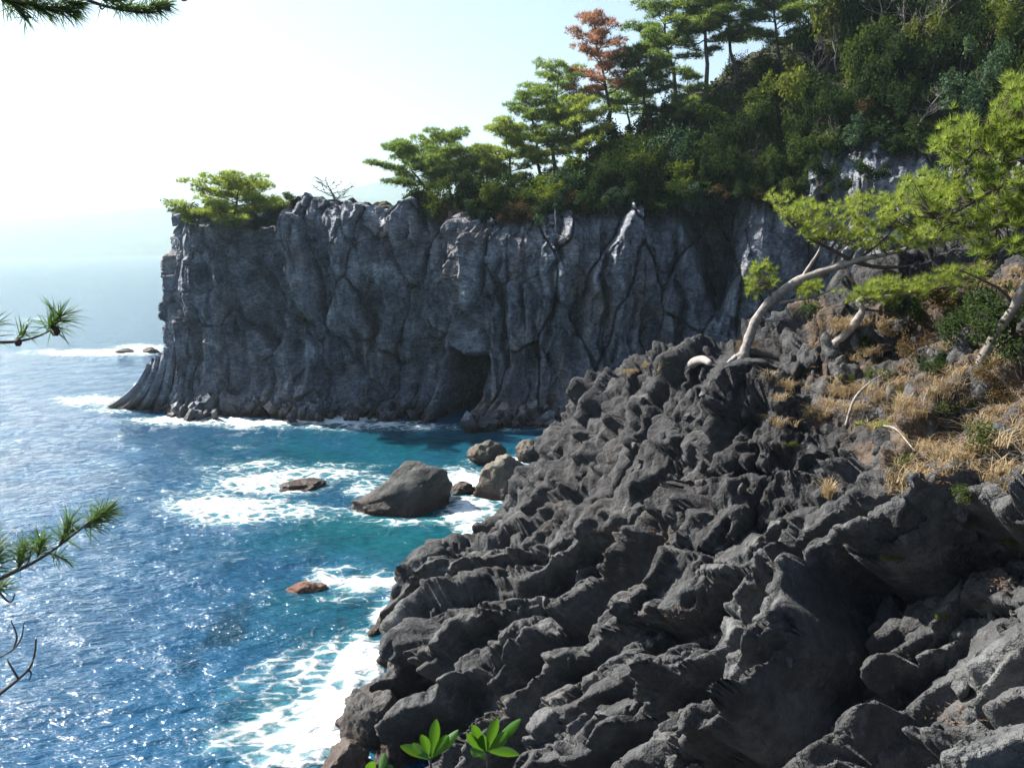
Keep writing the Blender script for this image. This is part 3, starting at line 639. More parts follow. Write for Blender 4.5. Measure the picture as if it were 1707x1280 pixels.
# ------------------------------------------------------------------ woods on the headland
M['needle'] = leaf_mat('pine_needles', (0.066, 0.098, 0.050), (0.185, 0.210, 0.095), 0.55)
M['needle_yellow'] = leaf_mat('pine_needles_yellow', (0.090, 0.118, 0.040), (0.225, 0.232, 0.088), 0.55)  # yellower green needles for some of the pines
M['needle_brown'] = leaf_mat('dead_needles', (0.22, 0.125, 0.085), (0.40, 0.25, 0.17), 0.4, tcol=(1.4, 1.1, .8))
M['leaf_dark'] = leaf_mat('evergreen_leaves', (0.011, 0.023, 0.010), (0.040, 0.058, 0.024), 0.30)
M['leaf_mid'] = leaf_mat('green_leaves', (0.022, 0.040, 0.014), (0.070, 0.088, 0.030), 0.38)
M['leaf_yel'] = leaf_mat('yellow_green_leaves', (0.045, 0.068, 0.016), (0.13, 0.140, 0.038), 0.42)
M['leaf_rust'] = leaf_mat('rusty_leaves', (0.055, 0.042, 0.022), (0.12, 0.085, 0.042), 0.3, tcol=(1.5, 1.2, .7))
M['leaf_blue'] = leaf_mat('blue_green_leaves', (0.018, 0.045, 0.026), (0.060, 0.098, 0.055), 0.25, 0.02)
M['bark'] = bark_mat('pine_bark', (0.045, 0.036, 0.032), (0.13, 0.105, 0.09), 4)
M['bark_grey'] = bark_mat('grey_bark', (0.10, 0.09, 0.08), (0.24, 0.22, 0.20), 5)
def unit(v): return v / np.maximum(np.linalg.norm(v, axis=-1, keepdims=True), 1e-9)
def tuft_tris(mb, C, r, L, w, nb, up=0.6, out=None, jl=0.35):
    """needle tufts: nb slim triangles from every centre in C."""
    n = len(C); Cn = np.repeat(C, nb, 0); d = r.normal(size=(n * nb, 3)); d = unit(d); d[:, 2] += up
    if out is not None: d += np.repeat(out, nb, 0)
    d = unit(d); s = unit(np.cross(d, r.normal(size=(n * nb, 3)))); ll = L * r.uniform(1 - jl, 1 + jl, (n * nb, 1)); ww = w * r.uniform(0.7, 1.3, (n * nb, 1)) * 0.5
    V = np.stack([Cn - s * ww, Cn + s * ww, Cn + d * ll], 1).reshape(-1, 3); mb.add(V, None, np.arange(n * nb * 3).reshape(-1, 3))
def leaf_quads(mb, C, nrm, r, L, w):
    n = len(C); nn = unit(nrm + 0.75 * r.normal(size=(n, 3))); a = unit(np.cross(nn, r.normal(size=(n, 3)))); b = np.cross(nn, a)
    l = L * r.uniform(0.6, 1.3, (n, 1)); ww = w * r.uniform(0.6, 1.3, (n, 1))
    V = np.stack([C - a * l / 2, C + b * ww / 2 - nn * .04 * l, C + a * l / 2, C - b * ww / 2 - nn * .04 * l], 1).reshape(-1, 3); mb.add(V, np.arange(n * 4).reshape(-1, 4))
def ground(x, y):
    q = HTOP.reshape(-1, 3); i = np.argmin((q[:, 0] - x) ** 2 + (q[:, 1] - y) ** 2); return float(q[i, 2])
def spot(px, D):
    d = rays(px, 300.0); h = math.hypot(d[0], d[1]); x, y = d[0] / h * D, d[1] / h * D
    return np.array([x, y, ground(x, y)])
def limb_path(p0, az, L, tilt, r, n=6, curl=0.25):
    t = np.linspace(0, 1, n); d = np.array([math.cos(az), math.sin(az)])
    P = np.zeros((n, 3)); P[:, :2] = p0[:2] + np.outer(t * L * math.cos(tilt), d); P[:, 2] = p0[2] + t * L * math.sin(tilt) + curl * L * (t ** 2 - t * 0.6)
    P[1:] += r.normal(size=(n - 1, 3)) * L * 0.035 * np.array([1, 1, 0.6]); return P
def make_pine(label, px, D, top, spread, lo, nl, seed, mat, group='pine trees on the headland', pad=1.0, dens=1.0, rad_=0.24, flat=0.30, bare=False, sx=1.0, nb=8, dz=0.0):
    r = np.random.RandomState(seed); b = spot(px, D) + np.array([0, 0, dz]); tp = at(top[0], top[1], D); h = tp[2] - b[2]; lean = (tp - b)[:2]
    root = link('pine_tree' if not bare else 'dead_tree', None, None, b - np.array([0, 0, 0.25]), label, 'pine tree' if not bare else 'dead tree', group)
    n = 10; t = np.linspace(0, 1, n); TP = np.zeros((n, 3)); TP[:, :2] = np.outer(t ** 1.15, lean); TP[:, 2] = t * h
    TP[1:-1, :2] += r.normal(size=(n - 2, 2)) * h * 0.012; TR = rad_ * (1 - 0.86 * t ** 0.9) * (h / 9) ** 0.5; TR[0] *= 1.5
    mb = MB(); mb.tube(TP, TR, 7); cr = MB()
    link('trunk', mb.mesh('trunk', M['bark'] if not bare else M['bark_grey']), root)
    lm = MB(); a0 = r.uniform(0, 6)
    for k in range(nl):
        g = lo + (1 - lo) * (k + r.uniform(0, .6)) / nl; g = min(g, 0.97); p0 = np.array([np.interp(g, t, TP[:, j]) for j in range(3)]); az = a0 + k * 2.4 + r.uniform(-.4, .4)
        u = (g - lo) / (1 - lo); L = spread * (1.0 - 0.62 * u ** 1.6) * r.uniform(0.65, 1.1); tilt = rad(r.uniform(-8, 18) + 22 * u)
        LP = limb_path(p0, az, L, tilt, r); LP[:, 0] = p0[0] + (LP[:, 0] - p0[0]) * sx
        r0 = np.interp(g, t, TR) * 0.5; lm.tube(LP, np.linspace(r0, 0.025, 6), 5)
        if bare:
            for q in range(4):
                f = r.uniform(.35, .95); s = LP[0] + (LP[-1] - LP[0]) * f; lm.tube(limb_path(s, az + r.uniform(-1.2, 1.2), L * .45, rad(r.uniform(0, 60)), r), np.linspace(.04, .012, 6), 4)
            continue
        npd = max(3, int(L * 1.5)); 
        for q in range(npd):
            f = 0.28 + 0.72 * (q + r.uniform(0, .5)) / npd; c = np.array([np.interp(f, np.linspace(0, 1, 6), LP[:, j]) for j in range(3)])
            side = r.uniform(-1, 1) * L * 0.26; c = c + np.array([-math.sin(az) * side, math.cos(az) * side, r.uniform(0.05, .35)])
            lm.tube(np.stack([LP[0] + (LP[-1] - LP[0]) * max(0, f - .15) , c - np.array([0, 0, .1])]), [0.035, 0.015], 4)
            R = pad * r.uniform(0.6, 1.15); m = int(28 * dens * R / 0.75); ang = r.uniform(0, 6.283, m); rr = R * np.sqrt(r.uniform(0, 1, m))
            C = c + np.stack([rr * np.cos(ang), rr * np.sin(ang), flat * R * (1 - (rr / R) ** 2) + r.normal(size=m) * .09], 1)
            o = np.stack([np.cos(ang), np.sin(ang), 0 * ang], 1) * 0.5 * (rr / R)[:, None]
            tuft_tris(cr, C, r, 0.46, 0.062, nb, 0.45, o)
    link('limbs', lm.mesh('limbs', M['bark'] if not bare else M['bark_grey']), root)
    if not bare: link('crown', cr.mesh('crown', M[mat], False), root)
    return root
make_pine('low wide pine draped over the tip of the headland', 385, 91.6, (398, 304), 6.6, 0.0, 19, 1, 'needle_yellow', dz=-1.6, pad=1.0, dens=1.0, rad_=.34, flat=.25)
make_pine('bare dead snag on the cliff rim between two pines', 562, 92.5, (543, 300), 3.2, 0.30, 11, 2, '', 'dead trees', bare=True, rad_=.42)
make_pine('wind-bent pine leaning left over the cliff rim', 735, 92.5, (660, 245), 5.6, 0.40, 14, 3, 'needle', pad=1.05, dens=1.25, flat=.28)
make_pine('flat-topped pine upright beside the wind-bent pine', 752, 94, (742, 226), 5.8, 0.38, 15, 4, 'needle', pad=1.1, dens=1.25, flat=.28)
make_pine('short bushy pine right of the flat-topped pine', 812, 94, (800, 265), 4.4, 0.2, 13, 5, 'needle_yellow', pad=.9, dens=1.1)
make_pine('leftmost pine of the slope clump, long branches over the rim', 852, 94, (842, 212), 5.4, 0.2, 16, 6, 'needle_yellow', pad=1.0, dens=1.2)
make_pine('pine with layered crown in the slope clump', 905, 96, (880, 160), 5.6, 0.25, 17, 7, 'needle', pad=1.0, dens=1.2)
make_pine('tallest pine of the slope clump, left of the brown pine', 925, 99, (932, 112), 5.4, 0.35, 16, 8, 'needle', pad=1.0, dens=1.1)
make_pine('yellow-green pine at the foot of the brown pine', 968, 94, (965, 175), 5.2, 0.25, 16, 9, 'needle_yellow', pad=1.0, dens=1.2)
make_pine('dying pine with orange-brown needles', 1026, 98, (988, 24), 4.6, 0.42, 20, 10, 'needle_brown', pad=0.95, dens=1.0)
make_pine('dark pine leaning left just right of the brown pine', 1082, 98, (1062, 85), 5.2, 0.38, 16, 11, 'needle', pad=1.05, dens=1.4)
make_pine('tall slim pine at the left of the three on the skyline', 1128, 102, (1098, -35), 5.6, 0.40, 20, 12, 'needle', pad=1.0, dens=1.2)
make_pine('tallest pine on the skyline with a long bare trunk', 1180, 99, (1158, -75), 6.0, 0.46, 20, 13, 'needle', pad=1.0, dens=1.2)
make_pine('rightmost of the three tall skyline pines', 1224, 101, (1206, -40), 5.6, 0.44, 19, 14, 'needle', pad=1.0, dens=1.2)
make_pine('pine behind the dark leaning pine, half hidden', 1052, 106, (1040, 140), 3.6, 0.4, 12, 15, 'needle', pad=1.0)
make_pine('pine beside the bright leafy tree at the top edge', 1300, 100, (1285, -40), 5.2, 0.40, 18, 16, 'needle', pad=1.1, dens=1.2)
make_pine('small pine above the cliff between the tall skyline pines', 1150, 95, (1145, 120), 3.2, 0.3, 12, 17, 'needle', pad=.9)

# leafy shrubs and trees: a few shapes, each copy a plant of its own
def crown_mesh(name, seed, mat, n, L, w, tall=1.0, lobes=9, holes=0.0):
    r = np.random.RandomState(seed); mb = MB(); lc = r.normal(size=(lobes, 3)) * np.array([.45, .45, .30 * tall]); lc[:, 2] = np.abs(lc[:, 2]) + .42 * tall * r.uniform(.5, 1.5, lobes); lr = r.uniform(.26, .50, lobes)
    k = r.randint(0, lobes, n); d = unit(r.normal(size=(n, 3)) + np.array([0, 0, .25])); f = r.uniform(0.15, 1, n) ** 0.45 * (1 + .12 * r.normal(size=n))
    C = lc[k] + d * (lr[k] * f)[:, None] * np.array([1, 1, .85]); C *= (1 + .22 * fbm(C * 3 + seed, 2, seed % 30))[:, None]; C = C[C[:, 2] > 0.02]; d = unit(C - np.array([0, 0, .35 * tall]))
    leaf_quads(mb, C, d + np.array([0, 0, .4]), r, L, w); return mb.mesh(name, M[mat], False)
def stem_mesh(name, seed, tall=1.0, bark='bark'):
    r = np.random.RandomState(seed); mb = MB()
    for k in range(4): a = r.uniform(0, 6.28); mb.tube(limb_path(np.array([0, 0, -.1]), a, r.uniform(.5, .8) * tall, rad(r.uniform(50, 80)), r), np.linspace(.045, .012, 6), 5)
    return mb.mesh(name, M[bark])
SHR = {}
for kind, mat, seeds in (('dark', 'leaf_dark', (1, 2, 3)), ('mid', 'leaf_mid', (4, 5, 6)), ('yel', 'leaf_yel', (7, 8)), ('rust', 'leaf_rust', (9,)), ('blue', 'leaf_blue', (10, 11))):
    SHR[kind] = [(crown_mesh('foliage', s, mat, 3000, .105, .065, 1.15), stem_mesh('stem', s, 1.1)) for s in seeds]
def plant(kind, p, R, Hs, r, label, group, name='shrub', cat='shrub'):
    f, s = SHR[kind][r.randint(len(SHR[kind]))]; o = link(name, None, None, p, label, cat, group); o.rotation_euler = (0, 0, r.uniform(0, 6.28)); o.scale = (R, R * r.uniform(.85, 1.15), Hs)
    link('foliage' if name == 'shrub' else 'crown', f, o); link('stem' if name == 'shrub' else 'trunk', s, o); return o
KN = {'dark': 'dark evergreen', 'mid': 'mid-green', 'yel': 'yellow-green', 'rust': 'rusty brown', 'blue': 'glossy blue-green'}
rs = np.random.RandomState(77)
hpx0 = project(np.stack([HC[:, 0], HC[:, 1], _rim], 1))[0]
def col_at(px): return float(np.argmin(np.abs(hpx0 - px) + (np.arange(NS) < NS * .2) * 30))
rows = [  # px range, w, spacing px, radius, height, kinds, place words
    (700, 1330, 0.012, 30, (1.1, 1.8), (1.3, 2.0), ['dark', 'dark', 'mid', 'blue', 'rust'], 'overhanging the rim'),
    (690, 1330, 0.07, 30, (1.5, 2.3), (1.7, 2.7), ['dark', 'dark', 'mid', 'dark', 'yel'], 'behind the rim'),
    (760, 1330, 0.17, 34, (1.8, 2.8), (2.2, 3.4), ['dark', 'mid', 'dark', 'blue', 'yel', 'dark'], 'halfway up the slope'),
    (880, 1330, 0.33, 38, (1.8, 2.8), (1.7, 3.0), ['dark', 'mid', 'dark', 'yel', 'dark'], 'high on the slope'),
    (960, 1330, 0.55, 40, (1.9, 2.8), (1.8, 3.6), ['dark', 'mid', 'dark', 'dark'], 'under the skyline pines'),
    (1330, 1760, 0.015, 36, (1.1, 1.8), (1.2, 2.0), ['dark', 'blue', 'mid', 'dark'], 'atop the rock wall'),
    (1330, 1780, 0.10, 38, (1.6, 2.4), (2.2, 3.4), ['dark', 'dark', 'mid', 'dark', 'blue'], 'above the rock wall'),
    (1320, 1800, 0.22, 42, (2.0, 2.8), (3.0, 4.6), ['dark', 'dark', 'mid', 'dark', 'yel'], 'in the right-hand wood'),
    (1320, 1800, 0.38, 46, (2.2, 3.2), (4.0, 6.0), ['dark', 'mid', 'dark', 'dark'], 'in the shaded upper wood')]
LMK = [(690, 'wind-bent pine'), (752, 'flat-topped pine'), (812, 'short bushy pine'), (880, 'layered pine'), (965, 'yellow-green pine'), (1026, 'brown dying pine'), (1085, 'dark leaning pine'), (1135, 'slim skyline pine'), (1180, 'tallest skyline pine'), (1235, 'rightmost skyline pine'), (1300, 'pine at the top edge'), (1375, 'broad bright tree'), (1440, 'rock corner'), (1500, 'twiggy grey tree'), (1550, 'straight grey tree'), (1610, 'tall grey pair'), (1680, 'right edge'), (1760, 'frame edge')]
USED = {}
def where_label(kind, noun, where, xx, R):
    d, nm = min((abs(xx - a), i) for i, (a, b) in enumerate(LMK)); a, b = LMK[nm]; rel = 'left of' if xx < a - 9 else 'right of' if xx > a + 9 else 'in line with'
    for adj in ('', 'large ' if R > 2.1 else 'small ', 'rounded ', 'spreading ', 'thin '):
        l = adj + KN[kind] + ' ' + noun + ' ' + where + ', ' + rel + ' the ' + b
        if l not in USED: break
    USED[l] = 1; return l
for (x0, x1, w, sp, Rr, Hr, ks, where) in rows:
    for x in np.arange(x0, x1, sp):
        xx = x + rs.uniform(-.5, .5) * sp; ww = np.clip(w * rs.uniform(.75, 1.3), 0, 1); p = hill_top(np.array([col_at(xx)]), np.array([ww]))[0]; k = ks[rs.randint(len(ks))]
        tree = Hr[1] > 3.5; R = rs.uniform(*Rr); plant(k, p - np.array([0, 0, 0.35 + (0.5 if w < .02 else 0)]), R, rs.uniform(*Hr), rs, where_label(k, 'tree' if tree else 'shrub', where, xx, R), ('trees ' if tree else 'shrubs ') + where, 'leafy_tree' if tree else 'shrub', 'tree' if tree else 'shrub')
def one(kind, px, D, R, Hs, label, dz=0.3, cat='shrub', name='shrub'):
    return plant(kind, spot(px, D) - np.array([0, 0, dz]), R, Hs, rs, label, None, name, cat)
one('yel', 1375, 97, 4.8, 7.5, 'broad bright yellow-green leafy tree at the top edge', cat='tree', name='leafy_tree')
one('yel', 1320, 92, 3.4, 5.0, 'smaller yellow-green leafy tree below the broad bright one', cat='tree', name='leafy_tree')
one('rust', 1435, 85, 1.6, 2.2, 'rusty orange shrub on the corner of the right-hand rock wall')
one('yel', 1440, 88, 1.4, 3.4, 'narrow yellowing shrub above the rusty orange one')
one('mid', 312, 95, 1.9, 1.2, 'low green shrub on the left end of the headland')
one('mid', 480, 95, 1.4, 1.3, 'low green shrub right of the pine on the headland tip')
one('yel', 322, 91.5, 2.6, 1.6, 'yellowish shrub under the pine on the headland tip', 1.6)
one('mid', 690, 93, 1.3, 1.4, 'small shrub at the foot of the wind-bent pine')
for k, (px, D, R, Hs, w) in enumerate(((1365, 79.5, 1.5, 1.6, 'left'), (1400, 79, 1.2, 1.2, 'middle'), (1450, 78.5, 1.5, 1.5, 'right'))):
    one('dark', px, D, R, Hs, 'dark shrub clinging to the face of the rock wall, ' + w + ' one', 1.5 + k)
# leafless grey trees and trunks among the right-hand wood
def bare_tree(label, px, D, h, seed, nl=9, lean=(0, 0), group='bare grey trees in the right-hand wood', rr=0.13):
    r = np.random.RandomState(seed); b = spot(px, D); root = link('bare_tree', None, None, b - np.array([0, 0, .3]), label, 'tree', group)
    t = np.linspace(0, 1, 9); TP = np.stack([lean[0] * t ** 1.3, lean[1] * t, h * t], 1); TP[1:] += r.normal(size=(8, 3)) * h * .018; TR = rr * (1 - .85 * t); mb = MB(); mb.tube(TP, TR, 6); link('trunk', mb.mesh('trunk', M['bark_grey']), root)
    lm = MB()
    for k in range(nl):
        g = r.uniform(.35, .98); p0 = np.array([np.interp(g, t, TP[:, j]) for j in range(3)]); az = r.uniform(0, 6.28); L = h * r.uniform(.2, .42) * (1.2 - .6 * g); LP = limb_path(p0, az, L, rad(r.uniform(10, 55)), r); lm.tube(LP, np.linspace(rr * .42 * (1.1 - g * .7), .015, 6), 5)
        for q in range(6):
            f = r.uniform(.3, 1); s = np.array([np.interp(f, np.linspace(0, 1, 6), LP[:, j]) for j in range(3)]); lm.tube(limb_path(s, az + r.uniform(-1.3, 1.3), L * .5, rad(r.uniform(-10, 70)), r), np.linspace(.03, .010, 6), 4)
    link('limbs', lm.mesh('limbs', M['bark_grey']), root)
for k, (px, D, h, ln, words) in enumerate(((1470, 93, 9, (-2.5, 0), 'leaning left over the bright leafy tree'), (1500, 91, 8, (-1, 0), 'in the middle of the wood, twiggy'), (1540, 90, 9, (1, 0), 'standing straight left of the dark corner'), (1590, 93, 12, (-1, 0), 'tall, left of the pair at the top right'), (1625, 92, 12, (.6, 0), 'tall, left one of the pair at the top right'), (1660, 91, 12, (0, 0), 'tall, right one of the pair at the top right'), (1520, 83, 4.0, (2.2, 0), 'small and pale, leaning right above the rock wall'), (1390, 94, 8, (-1.5, 0), 'slim, below the bright leafy tree'), (1345, 94, 7, (.5, 0), 'slim twin left of the one below the bright tree'))):
    bare_tree('leafless grey tree ' + words, px, D, h, 400 + k, 10, ln)
# undergrowth between the shrubs
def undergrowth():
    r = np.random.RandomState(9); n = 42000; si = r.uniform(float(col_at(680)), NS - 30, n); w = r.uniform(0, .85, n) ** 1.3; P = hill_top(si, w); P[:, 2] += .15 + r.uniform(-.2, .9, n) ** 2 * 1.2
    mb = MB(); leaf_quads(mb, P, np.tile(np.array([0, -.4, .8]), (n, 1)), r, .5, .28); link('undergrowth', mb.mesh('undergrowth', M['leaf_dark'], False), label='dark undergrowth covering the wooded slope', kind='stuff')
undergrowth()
# ------------------------------------------------------------------ near pines on the lava ridge
M['needle_near'] = leaf_mat('near_pine_needles', (0.115, 0.175, 0.042), (0.33, 0.365, 0.105), 0.5, scale=2.5, tcol=(1.35, 1.4, .75))
M['trunk_pale'] = bark_mat('pale_weathered_bark', (0.13, 0.115, 0.105), (0.37, 0.335, 0.31), 7, .9)
M['twig'] = bark_mat('dark_twig', (0.045, 0.035, 0.035), (0.10, 0.075, 0.065), 25, .3)
M['grass'] = leaf_mat('dry_grass', (0.20, 0.145, 0.085), (0.42, 0.33, 0.21), 0.3, scale=2, tcol=(1.2, 1.1, .8))
M['litter'] = leaf_mat('fallen_needles', (0.24, 0.13, 0.075), (0.40, 0.25, 0.16), 0.05, scale=2, tcol=(1.2, 1.1, .8))
def smooth_path(P, n):
    P = np.asarray(P, float); return catmull(P, np.linspace(0, len(P) - 1, n))
def pxpath(pts, D, n=24):
    P = np.array([at(a[0], a[1], a[2] if len(a) > 2 else D) for a in pts]); return smooth_path(P, n)
def in_poly(x, y, poly):
    c = np.zeros(len(x), bool); j = len(poly) - 1
    for i in range(len(poly)):
        xi, yi = poly[i]; xj, yj = poly[j]
        m = ((yi > y) != (yj > y)) & (x < (xj - xi) * (y - yi) / (yj - yi + 1e-9) + xi); c ^= m; j = i
    return c
def clumps(r, poly, n, D, dD):
    xs = [p[0] for p in poly]; ys = [p[1] for p in poly]; X = r.uniform(min(xs), max(xs), n * 6); Y = r.uniform(min(ys), max(ys), n * 6); m = in_poly(X, Y, poly); X, Y = X[m][:n], Y[m][:n]
    return at(X, Y, D + dD * r.normal(size=len(X)))
def near_pine(label, base, seed, wood, polys, D, mat='needle_near', trunkmat='trunk_pale', group='pines on the lava ridge'):
    r = np.random.RandomState(seed); root = link('pine_tree', None, None, base, label, 'pine tree', group)
    for k, (name, P, R, mt) in enumerate(wood):
        n = len(P); mb = MB(); Rr = np.interp(np.linspace(0, 1, n), np.linspace(0, 1, len(R)), R) * (1 + .09 * r.normal(size=n)); mb.tube(P - base, Rr, 10 if name == 'trunk' else 6)
        link(name, mb.mesh(name, M[mt]), root)
    cr = MB(); tw = MB(); skel = np.concatenate([P for nm, P, R, mt in wood])
    for poly, n, dD in polys:
        C = clumps(r, poly, n, D, dD)
        for c in C:
            j = np.argmin(((skel - c) ** 2).sum(1) - 0.0); s = skel[j]; mid = (s + c) / 2 + np.array([0, 0, -.08]) + r.normal(size=3) * .05
            if np.linalg.norm(s - c) < 2.6: tw.tube(np.stack([s, mid, c]) - base, [.018, .012, .006], 4)
        k = 3; CC = np.repeat(C, k, 0) + r.normal(size=(len(C) * k, 3)) * np.array([.13, .13, .09]); dirs = np.tile(np.array([-.25, -.1, .35]), (len(CC), 1)) + .4 * r.normal(size=(len(CC), 3))
        tuft_tris(cr, CC - base, r, .20, .015, 44, .45, dirs)
    if tw.V: link('twigs', tw.mesh('twigs', M['twig']), root, kind='stuff')
    link('crown', cr.mesh('crown', M[mat], False), root); return root
D1 = 24.0; b1 = lava_px(1240, 592) + np.array([0, 0, -.25]); D1 = float(np.hypot(b1[0], b1[1]))
tk = pxpath([(1236, 604), (1250, 560), (1262, 530), (1290, 496), (1335, 466), (1385, 448), (1430, 434), (1500, 418), (1560, 398), (1600, 380)], D1, 40); tk[0] = b1
def br(pts, R, mt='trunk_pale', dD=0.0, n=18): return ('branch', pxpath([(a, b, D1 + dD * i / max(1, len(pts) - 1)) for i, (a, b) in enumerate(pts)], D1, n), R, mt)
near_pine('large pine leaning right over the lava ridge, thick pale trunk and bright crown', b1, 11,
    [('trunk', tk, [.25, .165, .15, .15, .13, .105, .075, .05, .03], 'trunk_pale'),
     br([(1338, 462), (1352, 440), (1366, 418), (1372, 400)], [.07, .05, .03]), br([(1420, 436), (1390, 418), (1350, 398), (1318, 372), (1296, 342), (1286, 322)], [.07, .05, .03, .015], 'twig', -.6),
     br([(1425, 436), (1460, 410), (1490, 380), (1510, 350)], [.07, .04, .02], 'twig', .6), br([(1425, 437), (1470, 446), (1540, 442), (1600, 436), (1680, 442)], [.08, .05, .03, .02], 'twig', .5),
     br([(1300, 505), (1325, 500), (1350, 497), (1380, 486), (1400, 470)], [.055, .04, .03, .015]), br([(1310, 512), (1318, 530), (1330, 538)], [.04, .05, .03]), br([(1275, 535), (1295, 534), (1310, 530)], [.05, .06, .03]),
     br([(1290, 500), (1280, 485), (1272, 470)], [.03, .02, .01], 'twig', -.4), br([(1500, 428), (1530, 390), (1560, 350)], [.05, .03, .015], 'twig', -.4), br([(1385, 448), (1400, 420), (1430, 390), (1440, 370)], [.05, .03, .015], 'twig', .9),
     br([(1240, 590), (1225, 597), (1212, 606)], [.15, .11, .05]), br([(1250, 585), (1275, 592), (1300, 600)], [.12, .09, .05], 'twig')],
    [([(1278, 312), (1335, 332), (1385, 350), (1430, 325), (1490, 322), (1520, 300), (1560, 285), (1590, 330), (1600, 395), (1540, 415), (1440, 420), (1390, 400), (1340, 402), (1312, 372), (1285, 340)], 250, .8),
     ([(1246, 468), (1266, 440), (1298, 452), (1300, 478), (1280, 494), (1250, 488)], 26, .2), ([(1325, 480), (1365, 470), (1370, 490), (1335, 495)], 12, .3), ([(1340, 512), (1362, 505), (1362, 522), (1345, 525)], 5, .2)], D1)
D2 = 21.0; b2 = lava_px(1628, 615) + np.array([0, 0, -.3]); D2 = float(np.hypot(b2[0], b2[1]))
def p2(pts, dD=0, n=20): return pxpath([(a, b, D2 - .15 * i + dD * i) for i, (a, b) in enumerate(pts)], D2, n)
t2 = p2([(1628, 625), (1645, 585), (1668, 545), (1692, 510), (1715, 460), (1735, 390), (1745, 320), (1740, 250)]); t2[0] = b2
near_pine('dense bright pine entering from the right edge above the grassy slope', b2, 12,
    [('trunk', t2, [.13, .11, .10, .09, .07, .05, .03], 'bark_grey'), ('branch', p2([(1692, 510), (1670, 485), (1640, 468), (1600, 450)]), [.05, .03, .015], 'twig'), ('branch', p2([(1735, 390), (1690, 370), (1640, 385), (1590, 370)]), [.06, .04, .015], 'twig'), ('branch', p2([(1745, 320), (1700, 300), (1650, 320), (1600, 350), (1560, 365)]), [.06, .04, .02], 'twig'), ('branch', p2([(1745, 300), (1690, 262), (1630, 250), (1580, 245)]), [.05, .03, .015], 'twig'), ('branch', p2([(1740, 260), (1690, 215), (1620, 200)]), [.04, .03, .015], 'twig')],
    [([(1545, 250), (1580, 232), (1572, 205), (1600, 188), (1640, 205), (1665, 178), (1707, 170), (1790, 190), (1790, 290), (1700, 270), (1640, 290), (1580, 268)], 130, .6),
     ([(1500, 312), (1560, 290), (1640, 290), (1700, 275), (1790, 290), (1790, 430), (1700, 425), (1640, 420), (1600, 400), (1560, 390), (1520, 350)], 210, .7), ([(1670, 135), (1707, 125), (1760, 140), (1760, 165), (1680, 165)], 24, .4)], D2)
b3 = lava_px(1392, 572) + np.array([0, 0, -.2]); D3 = float(np.hypot(b3[0], b3[1]))
t3 = pxpath([(1388, 575), (1410, 556), (1428, 535), (1438, 515), (1430, 502), (1455, 496), (1500, 492), (1540, 484)], D3); t3[0] = b3
near_pine('small crooked pine with low dark green crown right of the large leaning pine', b3, 13,
    [('trunk', t3, [.14, .12, .11, .09, .07, .05, .03], 'trunk_pale'), ('branch', pxpath([(1438, 515), (1470, 520), (1500, 525)], D3), [.05, .03, .015], 'twig'), ('branch', pxpath([(1430, 502), (1450, 488), (1480, 480)], D3), [.04, .03, .015], 'trunk_pale')],
    [([(1410, 488), (1450, 475), (1520, 468), (1580, 452), (1640, 448), (1640, 468), (1580, 488), (1530, 500), (1450, 500), (1415, 500)], 110, .5)], D3, 'needle_yellow')

